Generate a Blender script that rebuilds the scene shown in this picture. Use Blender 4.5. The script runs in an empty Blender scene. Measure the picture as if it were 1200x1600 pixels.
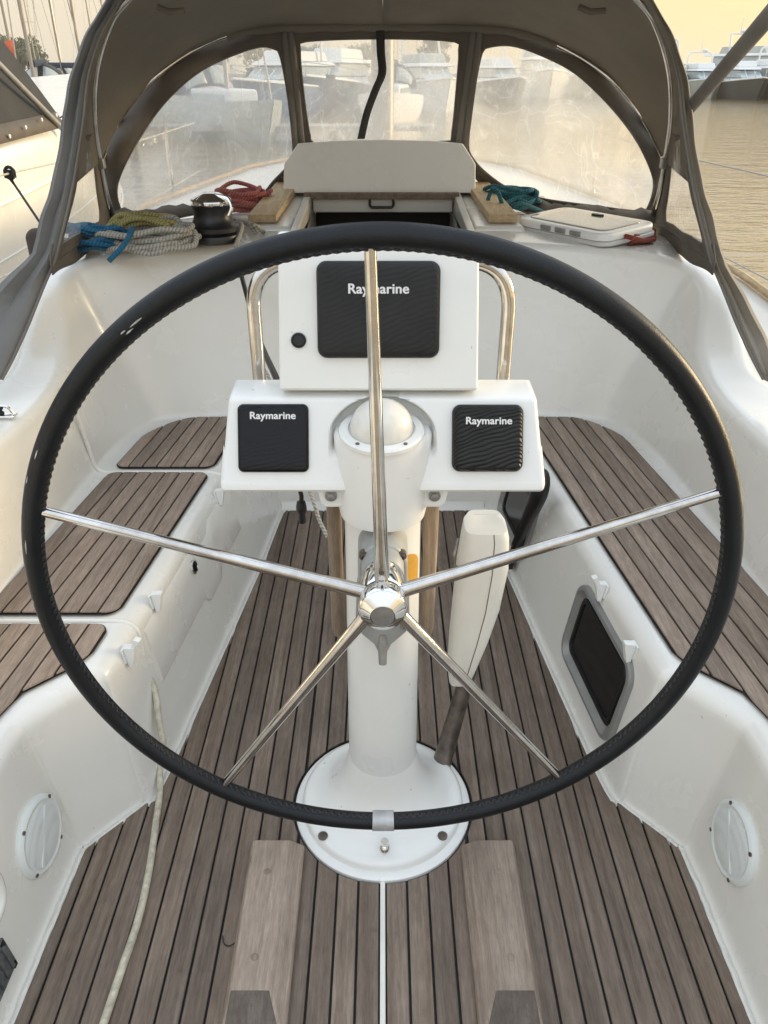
import bpy, bmesh, math, random
from mathutils import Vector as V, Matrix
random.seed(7)
C = bpy.context.scene
col = C.collection
R = math.radians
# ------------------------------------------------------------------ camera
PITCH, EYE, FPX, CX = R(29.7), 1.5, 1202.0, 598.0      # eye 1.5 m over the cockpit sole
cam = bpy.data.cameras.new('camera'); camo = bpy.data.objects.new('camera', cam); col.objects.link(camo)
cam.sensor_fit = 'VERTICAL'; cam.sensor_height = 34.6; cam.lens = 34.6*FPX/1600; cam.shift_x = 2/1600
cam.clip_start = .02; cam.clip_end = 6000
camo.location = (0, 0, EYE); camo.rotation_euler = (R(90)-PITCH, 0, 0)
C.camera = camo
# ------------------------------------------------------------------ light
SUN_EL, SUN_AZ = R(9), R(72)        # azimuth clockwise from +Y
w = bpy.data.worlds.new('World'); C.world = w; w.use_nodes = True
nt = w.node_tree; nt.nodes.clear()
sky = nt.nodes.new('ShaderNodeTexSky'); sky.sky_type = 'NISHITA'; sky.sun_disc = False
sky.sun_elevation = SUN_EL; sky.sun_rotation = SUN_AZ; sky.dust_density = 4.0; sky.air_density = 1.6; sky.ozone_density = 1.0
def wn(ty, **k):
    n = nt.nodes.new(ty)
    for q, v in k.items(): setattr(n, q, v)
    return n
def wmix(f, a, b):
    m = wn('ShaderNodeMix', data_type='RGBA')
    for v, i in ((f, 0), (a, 6), (b, 7)):
        if hasattr(v, 'links'): nt.links.new(v, m.inputs[i])
        else: m.inputs[i].default_value = v if i == 0 else (*[q*SKYK for q in v], 1)
    return m.outputs[2]
SKYK = 1/.12
tc = wn('ShaderNodeTexCoord'); sx = wn('ShaderNodeSeparateXYZ'); nt.links.new(tc.outputs['Generated'], sx.inputs[0])
def wramp(v, a, b):
    m = wn('ShaderNodeMapRange', interpolation_type='SMOOTHSTEP'); m.inputs[1].default_value = a; m.inputs[2].default_value = b; nt.links.new(v, m.inputs[0]); return m.outputs[0]
dp = wn('ShaderNodeVectorMath', operation='DOT_PRODUCT'); nt.links.new(tc.outputs['Generated'], dp.inputs[0]); dp.inputs[1].default_value = (math.sin(SUN_AZ), math.cos(SUN_AZ), 0)
hor = wmix(wramp(dp.outputs['Value'], -.25, .85), (1.04, .93, .76), (1.34, 1.02, .52))    # dusk haze: paler away from the sun, yellow towards it
haze = wmix(wramp(sx.outputs[2], .06, .50), hor, (1.42, 1.58, 1.78))                    # greyish overhead
mixed = wmix(.80, sky.outputs[0], haze)
bg = wn('ShaderNodeBackground'); bg.inputs[1].default_value = .12
out = wn('ShaderNodeOutputWorld')
nt.links.new(mixed, bg.inputs[0]); nt.links.new(bg.outputs[0], out.inputs[0])
sl = bpy.data.lights.new('sun', 'SUN'); sl.energy = 3.6; sl.angle = R(14); sl.color = (1, .8, .5)
so = bpy.data.objects.new('sun', sl); col.objects.link(so)
sd = V((math.sin(SUN_AZ)*math.cos(SUN_EL), math.cos(SUN_AZ)*math.cos(SUN_EL), math.sin(SUN_EL)))
so.rotation_euler = (-sd).to_track_quat('-Z', 'Y').to_euler(); so.location = sd*50
vs = C.view_settings; vs.view_transform = 'Standard'; vs.look = 'None'; vs.exposure = 0.10; vs.gamma = 1; vs.use_curve_mapping = False
C.cycles.max_bounces = 10; C.cycles.transparent_max_bounces = 16; C.cycles.use_denoising = True
C.cycles.sample_clamp_indirect = 6.0
# ------------------------------------------------------------------ measuring: a point of the photograph at a known plane
_s, _c = math.sin(PITCH), math.cos(PITCH)
def P(u, v, x=None, y=None, z=None):
    a, b = (u-CX)/FPX, (800-v)/FPX
    d = V((a, _c+b*_s, -_s+b*_c))
    t = y/d.y if y is not None else ((z-EYE)/d.z if z is not None else x/d.x)
    return V((0, 0, EYE)) + d*t
def PP(u, v, p0, n):
    a, b = (u-CX)/FPX, (800-v)/FPX
    d = V((a, _c+b*_s, -_s+b*_c)); o = V((0, 0, EYE))
    return o + d*((V(p0)-o).dot(n)/d.dot(n))
# ------------------------------------------------------------------ materials
MATS = {}
class NB:
    def __init__(s, name):
        s.m = bpy.data.materials.new(name); s.m.use_nodes = True; s.t = s.m.node_tree
        s.b = s.t.nodes['Principled BSDF']; MATS[name] = s.m
    def n(s, ty, **k):
        nd = s.t.nodes.new(ty)
        for a, b in k.items(): setattr(nd, a, b)
        return nd
    def l(s, a, b): s.t.links.new(a, b)
    def coord(s, kind='Object', scale=(1, 1, 1), rnd=False, rot=(0, 0, 0)):
        tc = s.n('ShaderNodeTexCoord'); mp = s.n('ShaderNodeMapping'); mp.inputs['Scale'].default_value = scale
        mp.inputs['Rotation'].default_value = rot
        s.l(tc.outputs[kind], mp.inputs[0])
        if rnd:
            oi = s.n('ShaderNodeObjectInfo'); mu = s.n('ShaderNodeMath', operation='MULTIPLY'); mu.inputs[1].default_value = 37
            cb = s.n('ShaderNodeCombineXYZ'); s.l(oi.outputs['Random'], mu.inputs[0])
            for i in range(3): s.l(mu.outputs[0], cb.inputs[i])
            s.l(cb.outputs[0], mp.inputs['Location'])
        return mp.outputs[0]
    def noise(s, co, scale, detail=4, rough=.55, dist=0):
        nd = s.n('ShaderNodeTexNoise'); nd.inputs['Scale'].default_value = scale; nd.inputs['Detail'].default_value = detail
        nd.inputs['Roughness'].default_value = rough; nd.inputs['Distortion'].default_value = dist; s.l(co, nd.inputs['Vector']); return nd.outputs[0]
    def ramp(s, f, stops):
        r = s.n('ShaderNodeValToRGB'); e = r.color_ramp.elements
        while len(e) < len(stops): e.new(.5)
        for k, (p, c) in enumerate(stops):
            e[k].position = p; e[k].color = (c, c, c, 1) if isinstance(c, (int, float)) else (*c, 1)
        s.l(f, r.inputs[0]); return r.outputs[0]
    def mix(s, f, a, b, mode='MIX'):
        m = s.n('ShaderNodeMix', data_type='RGBA', blend_type=mode)
        for v, i in ((f, 0), (a, 6), (b, 7)):
            if hasattr(v, 'links'): s.l(v, m.inputs[i])
            else: m.inputs[i].default_value = v if i == 0 else (*v, 1)
        return m.outputs[2]
    def base(s, c):
        if hasattr(c, 'links'): s.l(c, s.b.inputs['Base Color'])
        else: s.b.inputs['Base Color'].default_value = (*c, 1)
    def rough(s, v):
        if hasattr(v, 'links'): s.l(v, s.b.inputs['Roughness'])
        else: s.b.inputs['Roughness'].default_value = v
    def bump(s, h, strength=.3, dist=.001, prev=None):
        b = s.n('ShaderNodeBump'); b.inputs['Strength'].default_value = strength; b.inputs['Distance'].default_value = dist
        s.l(h, b.inputs['Height'])
        if prev is not None: s.l(prev, b.inputs['Normal'])
        s.l(b.outputs[0], s.b.inputs['Normal']); return b.outputs[0]
def simple(name, c, r=.5, metal=0, var=.12, sc=9, bump=0, bsc=300, bdist=.0005):
    k = NB(name); co = k.coord()
    f = k.noise(co, sc, 5)
    lo = tuple(max(0, x*(1-var)) for x in c); hi = tuple(min(1, x*(1+var)) for x in c)
    k.base(k.ramp(f, [(.3, lo), (.7, hi)])); k.rough(r); k.b.inputs['Metallic'].default_value = metal
    if bump: k.bump(k.noise(co, bsc, 3), bump, bdist)
    return k
# gelcoat: faint yellowing, dust and specks
def gelcoat(name, c, r=.22):
    k = NB(name); co = k.coord()
    a = k.ramp(k.noise(co, 2.3, 5, .6), [(.35, (c[0]*.955, c[1]*.945, c[2]*.91)), (.68, c)])
    st = k.ramp(k.noise(k.coord(scale=(7, 7, 2)), 3, 6, .7), [(.52, 0.), (1.0, .14)])
    a = k.mix(st, a, (c[0]*.72, c[1]*.68, c[2]*.60))
    sp = k.ramp(k.noise(co, 70, 2, .5), [(.75, 0.), (.77, .45)])
    a = k.mix(sp, a, (.24, .21, .17))
    k.base(a); k.rough(k.ramp(k.noise(co, 6, 5), [(.3, r*.85), (.75, r*1.5)]))
    k.bump(k.noise(co, 14, 3), .06, .004)
    k.b.inputs['Coat Weight'].default_value = .4; k.b.inputs['Coat Roughness'].default_value = .12
gelcoat('gelcoat', (.80, .783, .738))
gelcoat('gelcoat_white', (.82, .82, .80), .3)
gelcoat('gelcoat_grey', (.60, .59, .56), .35)
gelcoat('hull_white', (.82, .80, .75), .2)
# weathered teak, one tone per plank
def teak(name, c1, c2, c3, ax=1):
    k = NB(name)
    sc = [55, 55, 55]; sc[ax] = 1.6
    co = k.coord(scale=tuple(sc), rnd=True); co2 = k.coord(scale=tuple(x*4.5 if i != ax else 26 for i, x in enumerate(sc)), rnd=True)
    g = k.noise(co, 1.0, 8, .65, .35); f = k.noise(co2, 1.0, 5, .7)
    a = k.ramp(g, [(.28, c1), (.52, c2), (.75, c3)])
    a = k.mix(.45, a, k.ramp(f, [(.32, .24), (.68, .76)]), 'OVERLAY')
    bl = k.ramp(k.noise(k.coord(rnd=True), 5.5, 5, .6), [(.35, .32), (.7, .62)])
    a = k.mix(.5, a, bl, 'OVERLAY')
    stn = k.ramp(k.noise(k.coord(), 17, 3, .5), [(.70, 0.), (.78, .4)])
    a = k.mix(stn, a, tuple(x*.4 for x in c1))
    oi = k.n('ShaderNodeObjectInfo'); tone = k.ramp(oi.outputs['Random'], [(0, .36), (1, .63)])
    a = k.mix(.65, a, tone, 'OVERLAY')
    k.base(a); k.rough(.68); k.bump(f, .5, .0012, k.bump(g, .35, .0015))
teak('teak_sole', (.120, .083, .058), (.190, .142, .107), (.265, .210, .166))
teak('teak_bench', (.19, .135, .098), (.275, .21, .162), (.35, .28, .225))
teak('teak_bleached', (.22, .165, .125), (.32, .25, .195), (.40, .325, .265))
teak('teak_strut', (.20, .145, .10), (.30, .225, .16), (.40, .32, .25), 2)
teak('teak_gold', (.33, .23, .12), (.46, .34, .19), (.58, .45, .28))
teak('teak_endgrain', (.085, .064, .048), (.135, .105, .082), (.19, .155, .125))
simple('caulk', (.006, .006, .0065), .55, bump=.2)
simple('sealant', (.74, .72, .66), .55, bump=.6, bsc=60, bdist=.004, var=.08)
k = NB('stainless'); co = k.coord(scale=(1, 1, 1))
k.base(k.ramp(k.noise(co, 12, 6, .7), [(.35, (.46, .44, .41)), (.65, (.68, .66, .64))]))
k.b.inputs['Metallic'].default_value = 1; k.rough(k.ramp(k.noise(co, 45, 6, .7), [(.35, .04), (.75, .15)])); k.bump(k.noise(co, 160, 3), .04, .0005)
k = NB('chrome'); k.base((.78, .77, .75)); k.b.inputs['Metallic'].default_value = 1; k.rough(k.ramp(k.noise(k.coord(), 60, 5), [(.4, .04), (.8, .14)]))
simple('dull_alloy', (.34, .34, .33), .42, .75, .15, 40, .2)
simple('cast_grey', (.36, .37, .36), .45, .25, .1, 30, .1)
simple('frame_grey', (.30, .30, .29), .4, .4, .08, 20)
simple('tarnished', (.20, .17, .145), .4, .85, .4, 30, .2)
k = NB('leather'); co = k.coord()
k.base(k.ramp(k.noise(co, 25, 5), [(.3, (.0025, .0040, .0060)), (.75, (.0065, .0085, .0115))]))
vo = k.n('ShaderNodeTexVoronoi'); vo.inputs['Scale'].default_value = 420; k.l(co, vo.inputs['Vector'])
k.rough(.42); k.bump(vo.outputs['Distance'], .35, .0008, k.bump(k.noise(co, 40, 3), .12, .002)); k.b.inputs['Specular IOR Level'].default_value = .36
simple('thread', (.015, .015, .016), .6)
simple('scuff', (.42, .42, .41), .7, var=.4, sc=200)
simple('duct_tape', (.42, .42, .42), .35, .35, .2, 40, .5, 90, .002)
simple('black_plastic', (.007, .007, .008), .4, bump=.1)
simple('black_cover_cloth', (.020, .020, .020), .55, bump=.2)
def cover_mat(name, c, rough, strength):
    k = NB(name); co = k.coord(rot=(0, 0, R(-38)))
    wv = k.n('ShaderNodeTexWave'); wv.inputs['Scale'].default_value = 78; wv.inputs['Distortion'].default_value = 7; wv.inputs['Detail'].default_value = 1; wv.inputs['Detail Scale'].default_value = .28
    mp = k.n('ShaderNodeMapping'); mp.inputs['Rotation'].default_value = (0, R(20), R(-60)); k.l(co, mp.inputs[0]); k.l(mp.outputs[0], wv.inputs['Vector'])
    k.base(k.ramp(k.noise(co, 12, 4), [(.3, c), (.75, tuple(x*1.6 for x in c))])); k.b.inputs['Specular IOR Level'].default_value = .3; k.rough(rough); k.bump(wv.outputs['Fac'], strength, .0016)
cover_mat('cover_charcoal', (.013, .013, .013), .46, .16)
cover_mat('cover_black', (.0012, .0014, .0022), .22, .12)
cover_mat('cover_embossed', (.012, .012, .0115), .36, 1.0)
simple('print_white', (.75, .75, .74), .5, var=.03)
def canvas(name, c, tr=.0, bsc=900):
    k = NB(name); co = k.coord()
    k.base(k.ramp(k.noise(co, 5, 6, .6), [(.3, tuple(x*.8 for x in c)), (.75, tuple(x*1.15 for x in c))])); k.rough(.85)
    k.bump(k.noise(co, bsc, 2), .25, .0006, k.bump(k.noise(co, 9, 4, .6), .35, .012))
    if tr:
        t = k.n('ShaderNodeBsdfTranslucent'); t.inputs[0].default_value = (*[min(1, x*2.6) for x in c], 1)
        a = k.n('ShaderNodeMixShader'); a.inputs[0].default_value = tr
        o = k.t.nodes['Material Output']; k.l(k.b.outputs[0], a.inputs[1]); k.l(t.outputs[0], a.inputs[2]); k.l(a.outputs[0], o.inputs[0])
canvas('canvas_taupe', (.195, .172, .142), .17)
canvas('canvas_hem_lit', (.27, .245, .205), .18)  # right hem band: its skylit tone is put into the cloth colour
canvas('canvas_hem', (.115, .098, .08))
canvas('canvas_grey', (.20, .197, .19), .2)
canvas('canvas_zip', (.165, .15, .13))
canvas('canvas_charcoal', (.035, .033, .030))
canvas('canvas_navy', (.02, .03, .055))
canvas('canvas_brown', (.075, .058, .045))
# scuffed clear vinyl: milky where scratched, see-through elsewhere, wavy
def vinyl(name, lo, hi, tint):
    k = NB(name); co = k.coord()
    f = k.noise(co, 3.2, 8, .68, .6); f2 = k.noise(k.coord(scale=(1, 1, .35)), 16, 6, .75, 1.5); f3 = k.noise(k.coord(scale=(3, 3, .7), rot=(0, R(35), 0)), 40, 4, .8, .8)
    m1 = k.ramp(f, [(.25, lo), (.72, hi)]); m2 = k.ramp(f2, [(.56, 0.), (.78, .32)]); m3 = k.ramp(f3, [(.64, 0.), (.72, .30)])
    ad = k.n('ShaderNodeMath', operation='ADD'); k.l(m1, ad.inputs[0]); k.l(m2, ad.inputs[1])
    ad2 = k.n('ShaderNodeMath', operation='ADD', use_clamp=True); k.l(ad.outputs[0], ad2.inputs[0]); k.l(m3, ad2.inputs[1])
    iso = k.noise(k.coord(scale=(1, 1, .45)), 2.6, 3, .55, 1.2); m4 = k.ramp(iso, [(.490, 0.), (.499, .11), (.501, .11), (.510, 0.)])
    iso2 = k.noise(k.coord(scale=(1.6, 1, .5), rot=(0, R(-25), 0)), 5, 2, .5, .8); m5 = k.ramp(iso2, [(.494, 0.), (.4995, .14), (.5005, .14), (.506, 0.)])
    ad3 = k.n('ShaderNodeMath', operation='ADD'); k.l(m4, ad3.inputs[0]); k.l(m5, ad3.inputs[1])
    ad4 = k.n('ShaderNodeMath', operation='ADD', use_clamp=True); k.l(ad2.outputs[0], ad4.inputs[0]); k.l(ad3.outputs[0], ad4.inputs[1]); ad2 = ad4
    tp = k.n('ShaderNodeBsdfTransparent'); tp.inputs[0].default_value = (*tint, 1)
    df = k.n('ShaderNodeBsdfDiffuse'); df.inputs[0].default_value = (.8, .79, .76, 1)
    tl = k.n('ShaderNodeBsdfTranslucent'); tl.inputs[0].default_value = (.9, .89, .86, 1)
    gl = k.n('ShaderNodeBsdfGlossy'); gl.inputs['Roughness'].default_value = .08
    a = k.n('ShaderNodeMixShader'); a.inputs[0].default_value = .7; k.l(df.outputs[0], a.inputs[1]); k.l(tl.outputs[0], a.inputs[2])
    b = k.n('ShaderNodeMixShader'); k.l(ad2.outputs[0], b.inputs[0]); k.l(tp.outputs[0], b.inputs[1]); k.l(a.outputs[0], b.inputs[2])
    lw = k.n('ShaderNodeLayerWeight'); lw.inputs[0].default_value = .5; pw = k.n('ShaderNodeMath', operation='POWER'); k.l(lw.outputs['Facing'], pw.inputs[0]); pw.inputs[1].default_value = 4
    fr = k.n('ShaderNodeMath', operation='MULTIPLY_ADD'); k.l(pw.outputs[0], fr.inputs[0]); fr.inputs[1].default_value = .45; fr.inputs[2].default_value = .03
    bp = k.n('ShaderNodeBump'); bp.inputs['Strength'].default_value = .5; bp.inputs['Distance'].default_value = .02; k.l(k.noise(co, 6, 4, .6, 1), bp.inputs['Height'])
    k.l(bp.outputs[0], gl.inputs['Normal'])
    c = k.n('ShaderNodeMixShader'); k.l(fr.outputs[0], c.inputs[0]); k.l(b.outputs[0], c.inputs[1]); k.l(gl.outputs[0], c.inputs[2])
    k.l(c.outputs[0], k.t.nodes['Material Output'].inputs[0])
vinyl('vinyl', .24, .60, (.97, .96, .93)); vinyl('vinyl_clear', .08, .30, (.98, .97, .94))
# ropes: slanted strands along the tube's UV
def rope(name, c1, c2, sc=90):
    k = NB(name); tc = k.n('ShaderNodeTexCoord'); mp = k.n('ShaderNodeMapping'); mp.inputs['Scale'].default_value = (1, .022, 1); k.l(tc.outputs['UV'], mp.inputs[0])
    wv = k.n('ShaderNodeTexWave'); wv.bands_direction = 'DIAGONAL'; wv.inputs['Scale'].default_value = sc*.62; wv.inputs['Distortion'].default_value = .6; k.l(mp.outputs[0], wv.inputs['Vector'])
    f = k.mix(.72, k.ramp(wv.outputs['Fac'], [(.2, 0.), (.8, 1.)]), k.noise(k.coord(), 130, 4))
    k.base(k.ramp(f, [(.25, c1), (.7, c2)])); k.rough(.85); k.bump(wv.outputs['Fac'], .35, .0015)
rope('rope_blue', (.005, .055, .12), (.015, .13, .24)); rope('rope_olive', (.14, .12, .03), (.36, .32, .13)); rope('rope_grey', (.16, .15, .125), (.42, .40, .35))
rope('rope_red', (.24, .055, .05), (.46, .16, .14)); rope('rope_teal', (.008, .06, .085), (.03, .16, .19)); rope('rope_rust', (.13, .02, .012), (.26, .055, .035)); rope('rope_black', (.008, .008, .008), (.03, .03, .03))
simple('hose_cream', (.52, .48, .37), .5, var=.3, sc=60, bump=.3, bsc=120)
simple('white_plastic', (.80, .80, .77), .4, var=.04)
simple('leaf_white', (.76, .72, .63), .42, var=.06, sc=7)
k = NB('speaker_mesh'); co = k.coord(scale=(1, 1, 1)); vo = k.n('ShaderNodeTexVoronoi'); vo.inputs['Scale'].default_value = 260; vo.inputs['Randomness'].default_value = 0; k.l(co, vo.inputs['Vector'])
h = k.ramp(vo.outputs['Distance'], [(.22, 0.), (.34, 1.)]); k.base(k.mix(h, (.56, .58, .57), (.70, .73, .71))); k.rough(.4); k.bump(h, .6, .001)
simple('speaker_rim', (.70, .73, .70), .35, var=.05)
simple('dark_interior', (.012, .011, .010), .6)
k = NB('smoked'); k.base((.008, .009, .010)); k.rough(.12)
k = NB('hatch_glass'); k.base((.30, .26, .19)); k.rough(.16); k.b.inputs['Coat Weight'].default_value = .5; k.b.inputs['Coat Roughness'].default_value = .05
k = NB('dome'); co = k.coord(); k.base(k.ramp(k.noise(co, 40, 5), [(.35, (.66, .64, .58)), (.7, (.76, .74, .68))])); k.rough(.22)
simple('sticker_yellow', (.62, .33, .04), .5, var=.1, sc=40); simple('sticker_edge', (.10, .05, .02), .5)
simple('red_plastic', (.5, .03, .03), .4)
simple('grate_grey', (.10, .105, .105), .6, var=.4, sc=60, bump=.8, bsc=140, bdist=.003)
simple('water_stain', (.1, .09, .07), .6)
simple('boat_white', (.72, .73, .72), .35, var=.05, sc=.6); simple('boat_dark', (.045, .052, .05), .3, var=.2, sc=.5); simple('boat_glass', (.36, .42, .43), .12, var=.2, sc=1)
simple('mast_alloy', (.30, .27, .23), .4, .4, .1, 2); simple('bark', (.06, .045, .035), .9); simple('pontoon_wood', (.30, .27, .23), .8, var=.2, sc=3)
simple('shore_soil', (.14, .13, .09), .9, var=.3, sc=.1); simple('boat_grey', (.38, .41, .39), .35, var=.1, sc=.5); simple('boat_blue', (.05, .09, .17), .5); simple('flag_orange', (.6, .12, .05), .7)
k = NB('leaves'); oi = k.noise(k.coord(), .9, 4); k.base(k.ramp(oi, [(.3, (.045, .062, .03)), (.7, (.10, .115, .055))])); k.rough(.8)
k = NB('water'); k.t.nodes.remove(k.b); co = k.coord(scale=(.75, 1.7, 1))
def wbump(h, st, ds, prev=None):
    q = k.n('ShaderNodeBump'); q.inputs['Strength'].default_value = st; q.inputs['Distance'].default_value = ds; k.l(h, q.inputs['Height'])
    if prev: k.l(prev, q.inputs['Normal'])
    return q.outputs[0]
nb1 = wbump(k.noise(co, .9, 4, .55, .5), .6, .08); nb2 = wbump(k.noise(co, 4.2, 4, .6, .4), .7, .024, nb1)
df = k.n('ShaderNodeBsdfDiffuse'); df.inputs[0].default_value = (.29, .20, .085, 1)      # silty harbour water
gl = k.n('ShaderNodeBsdfGlossy'); gl.inputs['Roughness'].default_value = .05; k.l(nb2, gl.inputs['Normal'])
lw = k.n('ShaderNodeLayerWeight'); lw.inputs[0].default_value = .5; k.l(nb2, lw.inputs['Normal'])
pw = k.n('ShaderNodeMath', operation='POWER'); k.l(lw.outputs['Facing'], pw.inputs[0]); pw.inputs[1].default_value = 3.4
fa = k.n('ShaderNodeMath', operation='MULTIPLY_ADD', use_clamp=True); k.l(pw.outputs[0], fa.inputs[0]); fa.inputs[1].default_value = .95; fa.inputs[2].default_value = .03
ms = k.n('ShaderNodeMixShader'); k.l(fa.outputs[0], ms.inputs[0]); k.l(df.outputs[0], ms.inputs[1]); k.l(gl.outputs[0], ms.inputs[2]); k.l(ms.outputs[0], k.t.nodes['Material Output'].inputs[0])
# ------------------------------------------------------------------ mesh tools
class MB:
    def __init__(s): s.v = []; s.f = []; s.uv = {}
    def add(s, vs, fs):
        o = len(s.v); s.v += [V(p) for p in vs]; s.f += [tuple(i+o for i in f) for f in fs]; return s
    def grid(s, rows, closed=False, flip=False):      # rows of equal length
        n = len(rows[0]); fs = []
        for i in range(len(rows)-1):
            for j in range(n if closed else n-1):
                a, b = i*n+j, i*n+(j+1) % n; q = (a, b, b+n, a+n); fs.append(q[::-1] if flip else q)
        return s.add([p for r in rows for p in r], fs)
    def box(s, c, size, M=None):
        x, y, z = (q/2 for q in size)
        vs = [V((a*x, b*y, d*z)) for d in (-1, 1) for a, b in ((-1, -1), (1, -1), (1, 1), (-1, 1))]
        vs = [(M @ p if M else p)+V(c) for p in vs]
        return s.add(vs, [(3, 2, 1, 0), (4, 5, 6, 7), (0, 1, 5, 4), (1, 2, 6, 5), (2, 3, 7, 6), (3, 0, 4, 7)])
    def prism(s, poly, z0, z1, f=None):               # poly in 2-D, ccw; f maps (a,b,h)->3-D
        f = f or (lambda a, b, h: V((a, b, h))); n = len(poly)
        vs = [f(a, b, z0) for a, b in poly]+[f(a, b, z1) for a, b in poly]
        fs = [tuple(range(n))[::-1], tuple(range(n, 2*n))]+[(i, (i+1) % n, (i+1) % n+n, i+n) for i in range(n)]
        return s.add(vs, fs)
    def tube(s, path, r, seg=10, caps=True, closed=False, rr=None):
        n = len(path); rows = []; L = 0; up = None
        o = len(s.f); lens = []
        for i, p in enumerate(path):
            p = V(p); a = V(path[i-1]) if (i or closed) else p; b = V(path[(i+1) % n]) if (i < n-1 or closed) else p
            t = (b-a).normalized() if (b-a).length > 1e-9 else V((0, 0, 1))
            if up is None: up = V((0, 0, 1)) if abs(t.z) < .9 else V((1, 0, 0))
            up = (up-t*up.dot(t))
            if up.length < 1e-6: up = t.orthogonal()
            up.normalize(); sd_ = t.cross(up)
            q = rr(i/(n-1)) if rr else r
            rows.append([p+(up*math.cos(2*math.pi*k/seg)+sd_*math.sin(2*math.pi*k/seg))*q for k in range(seg)])
            if i: L += (p-V(path[i-1])).length
            lens.append(L)
        if closed: rows.append(rows[0]); lens.append(L+.01)
        s.grid(rows, True, True)
        for i in range(len(rows)-1):
            for j in range(seg):
                u0, u1 = j/seg, (j+1)/seg
                s.uv[o+i*seg+j] = [(lens[i+1], u0), (lens[i+1], u1), (lens[i], u1), (lens[i], u0)]
        if caps and not closed:
            b = len(s.v)-len(rows)*seg
            s.f.append(tuple(b+j for j in range(seg))); s.f.append(tuple(b+(len(rows)-1)*seg+j for j in range(seg))[::-1])
        return s
    def lathe(s, prof, c=(0, 0, 0), M=None, seg=40, cap=True):      # prof: (r,z)
        rows = []
        for r, z in prof:
            rows.append([V(c)+((M @ V((r*math.cos(2*math.pi*k/seg), r*math.sin(2*math.pi*k/seg), z))) if M else V((r*math.cos(2*math.pi*k/seg), r*math.sin(2*math.pi*k/seg), z))) for k in range(seg)])
        b = len(s.v); s.grid(rows, True)
        if cap:
            s.f.append(tuple(b+j for j in range(seg))[::-1]); s.f.append(tuple(b+(len(rows)-1)*seg+j for j in range(seg)))
        return s
    def pillow(s, w_, h_, r, t, e, M, n=6, dome=0):    # rounded slab: base on local z=0
        def loop(w2, h2, rr, z):
            o = []
            for cx, cy, a0 in ((w2/2-rr, h2/2-rr, 0), (-w2/2+rr, h2/2-rr, 90), (-w2/2+rr, -h2/2+rr, 180), (w2/2-rr, -h2/2+rr, 270)):
                for k in range(n+1):
                    a = R(a0+90*k/n); o.append(M @ V((cx+rr*math.cos(a), cy+rr*math.sin(a), z)))
            return o
        rows = [loop(w_, h_, r, 0)]
        for k in range(5):
            a = R(90*k/4); i = e*(1-math.cos(a)); rows.append(loop(w_-2*i, h_-2*i, max(r-i, .0005), t-e+e*math.sin(a)))
        for k in (.25, .5, .75, .96):
            rows.append(loop((w_-2*e)*(1-k), (h_-2*e)*(1-k), max((r-e), .0005)*(1-k), t+dome*(1-(1-k)**2)))
        b = len(s.v); s.grid(rows, True); m = len(rows[0])
        s.f.append(tuple(b+(len(rows)-1)*m+j for j in range(m))); s.f.append(tuple(b+j for j in range(m))[::-1])
        return s
def wpos(o):
    p = V((0, 0, 0))
    while o: p += o.location; o = o.parent
    return p
def obj(name, mb, mat, parent=None, bevel=0, smooth=40, bseg=2, solid=0, loc=None):
    base = wpos(parent) if parent else (V(loc) if loc else V((0, 0, 0)))
    me = bpy.data.meshes.new(name); me.from_pydata([p-base for p in mb.v], [], mb.f)
    if mb.uv:
        ul = me.uv_layers.new(name='uv')
        for fi, uvs in mb.uv.items():
            pl = me.polygons[fi]
            for li, q in zip(pl.loop_indices, uvs): ul.data[li].uv = q
    bm = bmesh.new(); bm.from_mesh(me)
    bmesh.ops.recalc_face_normals(bm, faces=bm.faces) if not solid else None
    if bevel:
        es = [e for e in bm.edges if len(e.link_faces) == 2 and e.calc_face_angle(0) > R(28)]
        bmesh.ops.bevel(bm, geom=es, offset=bevel, segments=bseg, profile=.5, affect='EDGES', clamp_overlap=True)
    bm.to_mesh(me); bm.free()
    for p in me.polygons: p.use_smooth = True
    me.set_sharp_from_angle(angle=R(smooth))
    me.materials.append(MATS[mat])
    o = bpy.data.objects.new(name, me); col.objects.link(o)
    if parent: o.parent = parent
    elif loc: o.location = loc
    if bevel:
        wm = o.modifiers.new('weighted_normals', 'WEIGHTED_NORMAL'); wm.keep_sharp = True; wm.weight = 90
    if solid:
        md = o.modifiers.new('thickness', 'SOLIDIFY'); md.thickness = solid; md.offset = 0
    return o
def tag(o, label=None, cat=None, group=None, kind=None):
    if label: o['label'] = label
    if cat: o['category'] = cat
    if group: o['group'] = group
    if kind: o['kind'] = kind
    return o
def thing(name, label, cat, loc=(0, 0, 0), group=None):
    o = bpy.data.objects.new(name, None); o.empty_display_size = .05; col.objects.link(o); o.location = loc
    return tag(o, label, cat, group)
def dup(root, loc, rotz, label=None):
    r = root.copy(); col.objects.link(r); r.location = loc; r.rotation_euler = (0, 0, rotz)
    if label: r['label'] = label
    for ch in list(root.children):
        c = ch.copy(); col.objects.link(c); c.parent = r
        for g in list(ch.children):
            d = g.copy(); col.objects.link(d); d.parent = c
    return r
def cr(pts, n):                                       # Catmull-Rom through points
    pts = [V(p) for p in pts]; o = []
    for i in range(len(pts)-1):
        a, b, c, d = pts[max(i-1, 0)], pts[i], pts[i+1], pts[min(i+2, len(pts)-1)]
        for k in range(n):
            t = k/n; o.append(.5*((2*b)+(c-a)*t+(2*a-5*b+4*c-d)*t*t+(3*b-a-3*c+d)*t**3))
    return o+[pts[-1]]
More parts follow.
